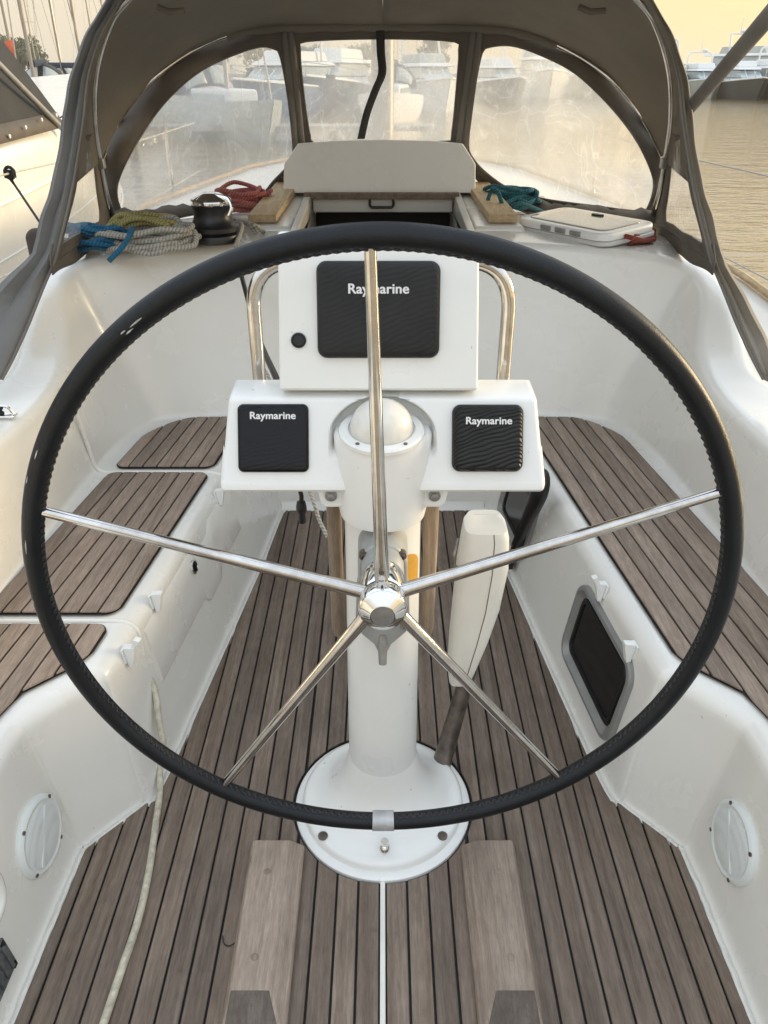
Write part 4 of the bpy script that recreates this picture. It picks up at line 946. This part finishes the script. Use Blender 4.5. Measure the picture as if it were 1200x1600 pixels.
# ================================================================== deck gear under the sprayhood
def coil(c, rx, ry, turns, mat, r=.0065, lift=.011, rot=0, jit=.02, seed=1, tails=(), spread=.35):
    rn = random.Random(seed); c = V(c); pts = []
    for k in range(turns):
        a0 = rn.uniform(-.25, .25); sx, sy = 1-spread*rn.random(), 1-spread*rn.random(); ox, oy = rn.uniform(-jit, jit), rn.uniform(-jit, jit); z0 = k*lift*.55
        for j in range(9):
            a = a0+2*math.pi*j/9; x, y = ox+rx*sx*math.cos(a), oy+ry*sy*math.sin(a)
            pts.append(c+V((x*math.cos(rot)-y*math.sin(rot), x*math.sin(rot)+y*math.cos(rot), r+z0+rn.uniform(0, lift*1.3)+.012*math.sin(a+k*2.1)*(k > 0))))
    for t in tails: pts.append(V(t))
    pts = cr(pts, 5); mb = MB(); mb.tube(pts, r, 8); return mb
def ropething(name, label, mb, mat, loc): return tag(obj(name, mb, mat, loc=loc), label, 'rope')
c = P(150, 394, z=.975)
mb = coil(c, .12, .085, 6, '', .0085, .018, .1, .035, 3, [P(190, 384, z=1.0), P(206, 357, z=1.06), P(196, 380, z=1.03), P(170, 408, z=.985)]); ropething('rope_coil', 'blue rope bundle at the far left corner of the cabin top', mb, 'rope_blue', c)
c = P(215, 368, z=.985); rn = random.Random(5)
mb = MB()
for k in range(9):
    a = P(158+rn.uniform(0, 25), 362+rn.uniform(-8, 10), z=1.0+rn.uniform(0, .03)); b = P(236+rn.uniform(-8, 28), 340+rn.uniform(-4, 10), z=1.03+rn.uniform(0, .04)); m = (a+b)/2+V((rn.uniform(-.02, .02), 0, .03))
    mb.tube(cr([a, m, b, b+V((.012, .01, -.01)), m+V((.02, .015, -.015)), a+V((.018, .012, 0))], 5), .0085, 8)
ropething('rope_coil', 'olive yellow rope bundle between the blue rope and the winch', mb, 'rope_olive', c)
c = P(240, 393, z=.975); mb = coil(c, .165, .085, 8, '', .0095, .013, .12, .025, 8, [P(250, 345, z=1.06), P(272, 340, z=1.07), P(290, 360, z=1.03)], .5); ropething('rope_coil', 'thick grey rope coil in front of the winch at left', mb, 'rope_grey', c)
c = P(384, 328, z=1.0); mb = coil(c, .145, .11, 7, '', .0085, .018, .1, .03, 12, [P(418, 320, z=1.02)], .45); ropething('rope_coil', 'faded red rope coil between the winch and the left step pad', mb, 'rope_red', c)
c = P(378, 352, z=.99); mb = MB()
for a, b, m in (((362, 349), (368, 385), (378, 352)), ((372, 346), (400, 365), (388, 350)), ((385, 348), (412, 362), (398, 352))): mb.tube(cr([P(a[0], a[1], z=1.0), P(m[0], m[1], z=1.02), P(b[0], b[1], z=.985)], 6), .0085, 8)
ropething('rope_tails', 'loose grey rope tails hanging right of the winch', mb, 'rope_grey', c)
c = P(800, 325, z=.995); mb = coil(c, .135, .10, 6, '', .0085, .020, -.35, .03, 21, [P(765, 325, z=1.02), P(768, 297, z=1.09), P(778, 300, z=1.09), P(790, 328, z=1.02), P(812, 318, z=1.05), P(850, 332, z=1.0)], .4); ropething('rope_coil', 'teal rope coil beside the right step pad', mb, 'rope_teal', c)
c = P(985, 362, z=.97); mb = MB()
for k in range(5): mb.tube(cr([P(925+k*3, 346+k*3, z=.985), P(965+k*4, 350+k*5, z=1.0), P(1005, 356+k*5, z=.985), P(1022, 362+k*3, z=.975), P(985, 368+k*3, z=.975)], 5), .0085, 8)
ropething('rope_coil', 'rust red rope lying right of the white deck hatch', mb, 'rope_rust', c)
wc = P(330, 382, z=.985); wc.y += .07
wnc = thing('winch', 'black drum winch with chrome self tailing top on the left cabin top', 'winch', wc)
mb = MB(); mb.lathe([(.092, 0), (.092, .012), (.088, .024), (.080, .028)], wc, seg=40); obj('base', mb, 'black_plastic', wnc)
mb = MB(); mb.lathe([(.080, .028), (.088, .036), (.088, .050), (.076, .058), (.066, .075), (.062, .095), (.069, .118)], wc, seg=40); obj('drum', mb, 'black_plastic', wnc)
mb = MB(); mb.lathe([(.066, .118), (.070, .125), (.064, .130), (.070, .135), (.066, .141), (.045, .149), (.03, .158), (.0, .159)], wc, seg=40); tp = obj('self_tailer', mb, 'chrome', wnc, smooth=35)
mb = MB(); a = wc+V((.066, -.03, .145)); mb.tube(fillet([wc+V((.02, -.02, .151)), a, a+V((.012, -.008, -.03)), a+V((-.002, -.012, -.055))], [0, .012, .012, 0]), .0075, 8); obj('feeder_arm', mb, 'chrome', wnc)
# deck hatch
hc = (P(820, 345, z=.99)+P(972, 372, z=.99))/2+V((0, .08, 0)); M = frame((hc.x, hc.y, .985), (1, -.42, 0), (.42, 1, .0))
A_, B_, D_ = P(820, 352, z=.985), P(970, 383, z=.985), P(862, 333, z=1.0)
M = frame(((B_+D_)/2), (B_-A_), (D_-A_)); wq, hq = (B_-A_).length*.97, max(.28, (D_-A_).length)
dh = thing('deck_hatch', 'white framed deck hatch with a bright glossy pane on the right cabin top', 'hatch', (B_+D_)/2)
if M.to_3x3()[2][2] < 0: M = M @ Matrix.Rotation(math.pi, 4, 'X')
mb = MB(); mb.pillow(wq*1.03, hq*1.03, .05, .014, .006, M @ Matrix.Translation((0, 0, -.012))); obj('coaming', mb, 'gelcoat_grey', dh)
mb = MB(); mb.pillow(wq, hq, .05, .026, .010, M @ Matrix.Translation((0, 0, .004))); fr = obj('frame', mb, 'gelcoat_white', dh)
mb = MB(); mb.pillow(wq*.84, hq*.76, .035, .004, .003, M @ Matrix.Translation((0, 0, .0295))); obj('pane', mb, 'hatch_glass', dh)
mb = MB(); mb.pillow(.055, .022, .0108, .006, .003, M @ Matrix.Translation((0, hq*.26, .033))); obj('vent_knob', mb, 'black_plastic', dh)
for k in (-.16, 0, .16):
    mb = MB(); mb.box(M @ V((k*wq+.02, -hq*.5, .016)), (.05, .012, .018), M.to_3x3()); obj('hinge', mb, 'dull_alloy', dh, bevel=.002)
# coaming fitting at the far left, canvas pocket, lifelines, bimini strut
q = P(5, 652, z=.70); fx = thing('lead_block', 'chrome line lead block on top of the left coaming', 'deck fitting', q)
mb = MB(); mb.box(q+V((0, 0, .006)), (.07, .03, .008)); obj('plate', mb, 'chrome', fx, bevel=.004); mb = MB(); mb.lathe([(.012, 0), (.015, .004), (.010, .010), (.015, .016), (.012, .020), (0, .021)], q+V((-.01, 0, .008)), seg=20); obj('sheave', mb, 'black_plastic', fx)
mb = MB(); mb.tube(fillet([q+V((-.03, 0, .008)), q+V((-.02, 0, .032)), q+V((.02, 0, .032)), q+V((.03, 0, .008))], [0, .014, .014, 0]), .0035, 8); obj('strap', mb, 'chrome', fx)
q = P(74, 388, x=-1.28); pk = thing('canvas_pocket', 'brown canvas pouch hanging behind the left hem of the sprayhood', 'pouch', q)
mb = MB(); M = frame(q, (1, .25, 0), (0, 0, 1)); mb.pillow(.13, .15, .035, .045, .02, M); obj('bag', mb, 'canvas_brown', pk)
for x, lb in ((1.75, 'right'), (-1.75, 'left')):
    for z, hgt in ((1.085, 'upper'), (.675, 'lower')):
        y0, y1 = -.5, 8
        mb = MB(); mb.tube([V((x, y, z-.015*math.sin((y-y0)*1.3))) for y in (y0, 1, 2, 3, 4, 5, 6.5, y1)], .0035 if x > 0 else .0045, 6); tag(obj('lifeline', mb, 'dull_alloy' if x > 0 else 'hose_cream', loc=(x, 3, z)), f'{hgt} lifeline wire along the {lb} side of the deck', 'lifeline', 'lifelines')
for x in (1.75, -1.75):
    for y in (5.2, 6.9):
        st = thing('stanchion', f'stainless stanchion post standing {"nearer" if y < 6 else "farther"} on the {"right" if x > 0 else "left"} deck edge', 'stanchion', (x, y, .62), 'stanchions'); mb = MB(); mb.tube([V((x, y, .6)), V((x, y, 1.12))], .0125, 10); obj('post', mb, 'stainless', st); mb = MB(); mb.lathe([(.03, -.02), (.03, .0), (.016, .04)], (x, y, .62), seg=14); obj('foot', mb, 'dull_alloy', st)
mb = MB(); a, b = P(1060, 190, y=2.75), P(1215, 10, y=1.7); mb.tube([a, b], .0175, 12); tag(obj('bimini_strut', mb, 'canvas_zip', loc=a), 'brown canvas covered strut slanting up past the right side of the sprayhood', 'strut')
mb = MB(); pp = P(15, 270, x=-1.75); mb.tube([pp+V((.022*math.cos(a*.52), 0, .025*math.sin(a*.52))) for a in range(12)], .008, 8, closed=True); mb.tube([pp+V((0, 0, -.02)), pp+V((.01, .0, -.05)), P(72, 362, x=-1.45)], .0055, 8); mb.tube([pp+V((-.01, 0, -.02)), pp+V((.03, 0, -.085))], .005, 8)
mb.box(pp+V((0, 0, -.005)), (.045, .03, .035)); tag(obj('fender_lanyard', mb, 'rope_black', loc=pp), 'black looped lanyard knotted on the left lifeline', 'rope')
# ================================================================== the yacht alongside on the left
nb_ = thing('neighbour_yacht', 'cream white yacht hull moored close alongside on the left', 'sailing yacht', (-5, 4, WZ))
ST = []
for y, hw, dz in ((-7, 1.5, .75), (-3, 1.85, .78), (1, 2.0, .84), (5, 2.02, .93), (8, 1.95, 1.08), (11, 1.5, 1.25), (13.5, .7, 1.42), (14.6, .04, 1.5)):
    ST.append((y, hw, dz))
mb = MB(); rows = []
for y, hw, dz in ST: rows.append([V((-5+hw*k, y, WZ-.2+(dz-WZ+.2)*t)) for k, t in ((.86, 0), (.95, .25), (.985, .5), (1.0, .75), (1.0, .93), (.985, .985), (.95, 1.0))])
mb.grid([cr(c_, 6) for c_ in zip(*rows)]); rows2 = [[V((-10-p.x, p.y, p.z)) for p in r] for r in rows]; mb.grid([cr(c_, 6) for c_ in zip(*rows2)]); mb.grid([[r[6] for r in rows], [r[6] for r in rows2]]); obj('hull', mb, 'hull_white', nb_, smooth=60)
for t, rr_2 in ((.80, .012), (.60, .008), (.40, .010)):
    mb = MB(); mb.tube(cr([V((-5+hw*(1.002 if t > .7 else .99+.01*(t-.5)), y, WZ-.2+(dz-WZ+.2)*t)) for y, hw, dz in ST], 6), rr_2, 8); obj('rubbing_strake', mb, 'boat_white', nb_)
def tent(t, s): # t along y, s from deck edge to ridge
    y = 1.0+(8.15-1.0)*t; dz = .86+.22*t
    lo = V((-3.02, y, dz)); mid = V((-3.30, y-.33*t, dz+.66)); top = V((-4.9, y-1.1*t, 2.55))
    return lo.lerp(mid, s*2) if s < .5 else mid.lerp(top, (s-.5)*2)
mb = MB(); mb.grid([[wob(tent(i/16, j/10), .006, 6) for j in range(11)] for i in range(17)]); tn = obj('cockpit_tent', mb, 'canvas_charcoal', nb_, solid=.006, smooth=60)
mb = MB(); mb.grid([[tent(i/16, .0)+V((.012, 0, -.02)), tent(i/16, .08)+V((.012, 0, 0))] for i in range(17)]); obj('tent_hem', mb, 'canvas_hem', tn, solid=.006)
for u, v in ((15, 213), (40, 199), (65, 187), (88, 180), (-10, 226)):
    p = P(u, v, x=-3.0); mb = MB(); mb.lathe([(.016, 0), (.016, .006), (0, .01)], p, frame((0, 0, 0), (0, 1, 0), (0, 0, 1)).to_3x3(), seg=12); obj('snap_stud', mb, 'boat_white', tn)
a, b = P(-30, 72, x=-3.15), P(104, 208, x=-2.98); mb = MB(); mb.tube([a, b], .026, 10); obj('frame_strut', mb, 'frame_grey', nb_)
# ================================================================== boats of the marina
def hull_mesh(L, B_, F_, sheer=.35, rake=.9, stern=.8):
    rows = []
    for t in [i/14 for i in range(15)]:
        x = -L/2+L*t; w_ = B_/2*(stern+(1-stern)*math.sin(min(1, t/.55)*math.pi/2)) if t < .55 else B_/2*max(.01, 1-((t-.55)/.45)**2.2)
        z = F_+sheer*t*t
        r = [V((x+(0 if t < .6 else -rake*(t-.6)/.4*(1-k)), w_*wk, -.15+(z+.15)*k)) for k, wk in ((0, .8), (.35, .93), (.7, 1), (1, 1))]
        rows.append(r+[V((q.x, -q.y, q.z)) for q in r[::-1]])
    mb = MB(); mb.grid(rows, False); n = 8
    mb.f.append(tuple(range(n))); return mb, rows
def local(mb, loc, rot):
    M = Matrix.Translation(loc) @ Matrix.Rotation(rot, 4, 'Z'); mb.v = [M @ p for p in mb.v]; return mb
def sail_yacht(loc, rot, label, L=11, mast=14, hullm='boat_white', hoodm='canvas_navy', cover='canvas_navy', detail=True):
    t = thing('moored_sailboat', label, 'sailing yacht', loc, 'sailing yachts moored in the marina'); l = lambda m: local(m, loc, rot)
    mb, rows = hull_mesh(L, L*.32, 1.1); hu = obj('hull', l(mb), hullm, t, smooth=50)
    mb = MB(); mb.grid([[r[3], r[4]] for r in rows]); obj('deck', l(mb), 'boat_white', t)
    mb = MB(); mb.prism([(-1.5, -.95), (2.6, -.6), (2.6, .6), (-1.5, .95)], 1.1, 1.72); ch = obj('coachroof', l(mb), 'boat_white', t, bevel=.12)
    for s in (-1, 1):
        mb = MB(); mb.prism([(-1.2, s*.955), (2.2, s*.67), (2.2, s*.69), (-1.2, s*.975)][::s], 1.32, 1.55); obj('window', l(mb), 'boat_glass', ch)
    mb = MB(); rows = []
    for k in range(9):
        a = math.pi*k/8; rows.append([V((x, 1.15*math.cos(a)*w_, 1.45+h_*math.sin(a))) for x, w_, h_ in ((-2.9, 1.08, 1.3), (-1.9, 1.03, 1.25), (-1.0, .95, .35))])
    mb.grid(rows); sh = obj('spray_hood', l(mb), hoodm, t, solid=.03)
    for a0, a1 in ((.14, .46), (.54, .86)):
        mb = MB(); mb.grid([[V((x+.05, 1.15*math.cos(a)*w_, 1.45+h_*math.sin(a)+.03)) for x, w_, h_ in ((-1.78, 1.02, 1.12), (-1.1, .96, .42))] for a in [math.pi*(a0+(a1-a0)*i/6) for i in range(7)]]); obj('window', l(mb), 'boat_grey', sh, solid=.02)
    mb = MB(); mb.tube([V((.9, 0, 1.5)), V((.9, 0, mast))], .10, 8); m_ = obj('mast', l(mb), 'mast_alloy', t)
    mb = MB(); mb.tube([V((.9, -1.0, mast*.55)), V((.9, 1.0, mast*.55))], .03, 6); obj('spreader', l(mb), 'mast_alloy', m_)
    mb = MB(); mb.tube([V((.8, 0, 2.7)), V((-3.3, 0, 2.8))], .17, 8, rr=lambda q: .2-.06*q); obj('boom_cover', l(mb), cover, t)
    for pts in ([(L/2-.2, 0, 1.4), (.9, 0, mast)], [(-L/2+.1, 0, 1.2), (.9, 0, mast)], [(.7, L*.15, 1.2), (.9, 0, mast*.95)], [(.7, -L*.15, 1.2), (.9, 0, mast*.95)]):
        mb = MB(); mb.tube([V(p) for p in pts], .011 if pts[0][0] < L/3 else .035, 5); obj('stay', l(mb), 'mast_alloy', t)
    return t
def motor_yacht(loc, rot, label, L=16, hullm='boat_dark', arch=True):
    t = thing('motor_yacht', label, 'motor yacht', loc, 'motor yachts moored across the water'); l = lambda m: local(m, loc, rot); k = L/16
    mb, rows = hull_mesh(L, L*.30, 1.75*k, .7*k, 1.6*k, .9); obj('hull', l(mb), hullm, t, smooth=50)
    mb = MB(); mb.tube([r[3] for r in rows], .09*k, 6); mb.tube([r[4] for r in rows], .09*k, 6); obj('gunwale', l(mb), 'boat_white', t)
    mb = MB(); mb.grid([[r[3], r[4]] for r in rows]); obj('deck', l(mb), 'boat_white', t)
    def blk(x0, x1, w0, w1, z0, z1, s0=0, s1=0): 
        m = MB(); m.add([V((x, y, z)) for z, e, g in ((z0, 0, 0), (z1, s0, s1)) for x, y in ((x0+g, -w0*(1 if e == 0 else .9)), (x1-e, -w1*(1 if e == 0 else .9)), (x1-e, w1*(1 if e == 0 else .9)), (x0+g, w0*(1 if e == 0 else .9)))], [(3, 2, 1, 0), (4, 5, 6, 7), (0, 1, 5, 4), (1, 2, 6, 5), (2, 3, 7, 6), (3, 0, 4, 7)]); return m
    mb = blk(-5.5*k, 4.6*k, 2.0*k, 1.4*k, 1.7*k, 2.35*k, .3*k); obj('cabin', l(mb), 'boat_white', t, bevel=.1)
    mb = blk(-5.4*k, 3.9*k, 1.95*k, 1.35*k, 2.36*k, 3.25*k, 1.7*k, .2*k); obj('windscreen', l(mb), 'boat_glass', t, bevel=.08)
    for s in (-.33, .33):
        mb = MB(); mb.tube([V((3.95*k, s*1.9*k, 2.36*k)), V((2.2*k, s*1.7*k, 3.27*k))], .05*k, 5); obj('mullion', l(mb), 'boat_white', t)
    mb = blk(-6.6*k, 2.6*k, 2.1*k, 1.5*k, 3.26*k, 3.55*k, .4*k); obj('flybridge_deck', l(mb), 'boat_white', t, bevel=.08)
    mb = blk(-4.6*k, 1.6*k, 1.7*k, 1.2*k, 3.55*k, 4.25*k, .6*k, .2*k); obj('flybridge', l(mb), 'boat_grey' if hullm == 'boat_white' else 'boat_white', t, bevel=.1)
    if arch:
        mb = MB(); mb.tube(fillet([V((-3*k, -1.8*k, 3.6*k)), V((-3.4*k, -1.6*k, 5.6*k)), V((-3.4*k, 1.6*k, 5.6*k)), V((-3*k, 1.8*k, 3.6*k))], [0, .5, .5, 0]), .11*k, 8); ar = obj('radar_arch', l(mb), 'boat_white', t)
        mb = MB(); mb.tube([V((-3.4*k, 0, 5.6*k)), V((-3.4*k, 0, 7.2*k))], .05*k, 6); mb.lathe([(.35*k, 5.7*k), (.4*k, 5.9*k), (.2*k, 6.05*k)], (-3.4*k, .6*k, 0), seg=14); obj('aerial', l(mb), 'boat_white', ar)
    mb = MB(); pr = [V((x, y*.96, z+.8*k)) for x, y, z in [tuple(r[3]) for r in rows[8:]]+[tuple(r[4]) for r in rows[8:]][::-1]]; mb.tube(pr, .03*k, 5)
    for q in pr[::2]: mb.tube([q, q-V((0, 0, .8*k))], .025*k, 4)
    obj('bow_rail', l(mb), 'dull_alloy', t); return t
def at(u, v): return P(u, v, z=WZ)
motor_yacht(at(1092, 152), R(-96), 'grey hulled motor yacht seen bow on beside the right hem of the sprayhood', 12, 'boat_grey')
motor_yacht(at(1152, 154), R(-93), 'dark hulled motor yacht with a pale windscreen right of the grey one', 12.5, 'boat_dark', False)
motor_yacht(at(1212, 155), R(-90), 'dark hulled motor yacht cut off by the right picture edge', 13, 'boat_dark')
motor_yacht(at(1178, 137), R(-60), 'tall white motor yacht rising behind the dark hulled ones', 24, 'boat_white')
motor_yacht(at(1030, 150), R(-100), 'white motor yacht seen through the right sprayhood window', 16, 'boat_white')
motor_yacht(at(930, 150), R(-86), 'grey motor yacht with a radar arch behind the right sprayhood window', 17, 'boat_grey')
motor_yacht(at(845, 152), R(-94), 'pale motor yacht at the inner end of the right sprayhood window', 17, 'boat_white')
motor_yacht(at(668, 170), R(-80), 'white motor yacht behind the right half of the middle window', 13, 'boat_white')
motor_yacht(at(520, 172), R(-100), 'dark motor yacht behind the left half of the middle window', 14, 'boat_dark', False)
sail_yacht(at(350, 212), R(-60), 'sailing yacht with navy covers behind the right part of the left window', 11, 15, 'boat_grey')
motor_yacht(at(300, 166), R(-70), 'white motor yacht behind the middle of the left sprayhood window', 14, 'boat_white')
motor_yacht(at(448, 178), R(-110), 'blue hulled motor yacht behind the inner end of the left window', 13, 'boat_blue')
sail_yacht(at(612, 186), R(-95), 'sailing yacht with navy covers just right of the mast in the middle window', 11, 16)
motor_yacht(at(775, 158), R(-80), 'dark hulled motor yacht at the left end of the right sprayhood window', 13, 'boat_dark')
sail_yacht(at(250, 178), R(-70), 'sailing yacht with charcoal covers behind the left sprayhood window', 12, 16, 'boat_white', 'canvas_charcoal', 'canvas_charcoal')
sail_yacht(at(70, 186), R(-78), 'white sailing yacht with a charcoal spray hood just beyond the neighbour', 11, 15, 'boat_white', 'canvas_charcoal', 'canvas_navy')
for k, (u, v, m, lb) in enumerate(((8, 152, 22, 'sailing yacht with the leftmost mast in the picture'), (34, 162, 19, 'sailing yacht whose mast leans second from the left edge'), (62, 137, 18, 'distant sailing yacht with a thin mast over the trees'), (100, 168, 18, 'sailing yacht with a pale golden mast over the trees'), (128, 170, 24, 'sailing yacht whose dark mast stands nearest the sprayhood'), (150, 138, 20, 'distant sailing yacht half hidden by the left sprayhood hem'), (172, 137, 20, 'distant sailing yacht behind the left hem of the hood'), (420, 142, 17, 'distant sailing yacht behind the left window near the pillar'))):
    sail_yacht(at(u, v), R(-75+k*9), lb, 11, m, 'boat_white', 'canvas_navy', 'canvas_navy')
p = P(5, 66, y=55); mb = MB(); mb.grid([[p+V((x, 0, z+.12*math.sin(x*3))) for x in (0, .3, .6)] for z in (0, -.5, -1.0)]); tag(obj('signal_flag', mb, 'flag_orange', loc=p, solid=.01), 'small orange flag flying among the masts at left', 'flag')
pt = thing('pontoon', 'grey wooden pontoon crossing behind the sprayhood windows', 'pontoon', (-8, 32, WZ))
mb = MB(); mb.box((-16, 33, WZ+.45), (36, 2.0, .16)); obj('deck', mb, 'pontoon_wood', pt)
for x in (-26, -18, -10, -2): mb = MB(); mb.tube([V((x, 34, WZ-1)), V((x, 34, WZ+2.2))], .18, 10); obj('pile', mb, 'bark', pt)
# trees on the far shore
def leafmesh(seed, rad, hgt, n):
    rn = random.Random(seed); mb = MB(); cl = [(rn.uniform(-.6, .6)*rad, rn.uniform(-.6, .6)*rad, rn.uniform(.35, .95)*hgt, rn.uniform(.25, .5)*rad) for _ in range(16)]
    for i in range(n):
        cx, cy, cz, cr_ = rn.choice(cl); d = V((rn.gauss(0, 1), rn.gauss(0, 1), rn.gauss(0, .8))).normalized()*cr_*rn.random()**.4
        p = V((cx, cy, cz))+d; a = V((rn.gauss(0, 1), rn.gauss(0, 1), rn.gauss(0, 1))).normalized(); b = a.orthogonal().normalized(); s = rn.uniform(.3, .6)
        mb.add([p-a*s, p-b*s*.5, p+a*s, p+b*s*.5], [(0, 1, 2, 3)])
    return mb
TR = [(-14, 'grey green tree on the far shore at the left picture edge'), (24, 'broad green tree on the far shore behind the leftmost masts'), (46, 'rounded tree clump on the far shore over the charcoal spray hood'), (70, 'loose green tree on the far shore left of the pale golden mast'), (92, 'low green tree on the far shore behind the pale golden mast'), (118, 'green tree on the far shore touching the left sprayhood hem'),
      (250, 'tree on the far shore seen through the left sprayhood window'), (345, 'taller tree on the far shore near the middle of the left window'), (425, 'tree on the far shore at the inner end of the left window'), (500, 'tree on the far shore behind the left half of the middle window'), (560, 'loose tree on the far shore beside the mast in the middle window'), (665, 'tree on the far shore behind the right half of the middle window')]
for k, (u, lb) in enumerate(TR):
    z = WZ+1; d = 228+20*math.sin(k*2.1); a = (u-CX)/FPX; p = V((a*d, d, z)); hgt = (8, 10, 8, 9, 6.5)[k % 5]
    t = thing('shore_tree', lb, 'tree', p, 'trees on the far shore')
    mb = leafmesh(k % 4, 5.2, hgt, 1500); mb.v = [q+p for q in mb.v]; obj('crown', mb, 'leaves', t, smooth=10)
    mb = MB(); mb.tube([p-V((0, 0, .8)), p+V((.1, 0, hgt*.6))], .25, 7, rr=lambda q: .3-.15*q); obj('trunk', mb, 'bark', t)
# ================================================================== dusk haze
k = NB('haze_air'); k.t.nodes.remove(k.b); pv = k.n('ShaderNodeVolumePrincipled'); pv.inputs['Color'].default_value = (1, .93, .80, 1); pv.inputs['Density'].default_value = .0006; pv.inputs['Anisotropy'].default_value = .3
k.l(pv.outputs[0], k.t.nodes['Material Output'].inputs['Volume'])
mb = MB(); mb.box((0, 1100, 13.5), (3000, 2800, 31)); tag(obj('haze', mb, 'haze_air', smooth=0), kind='stuff')
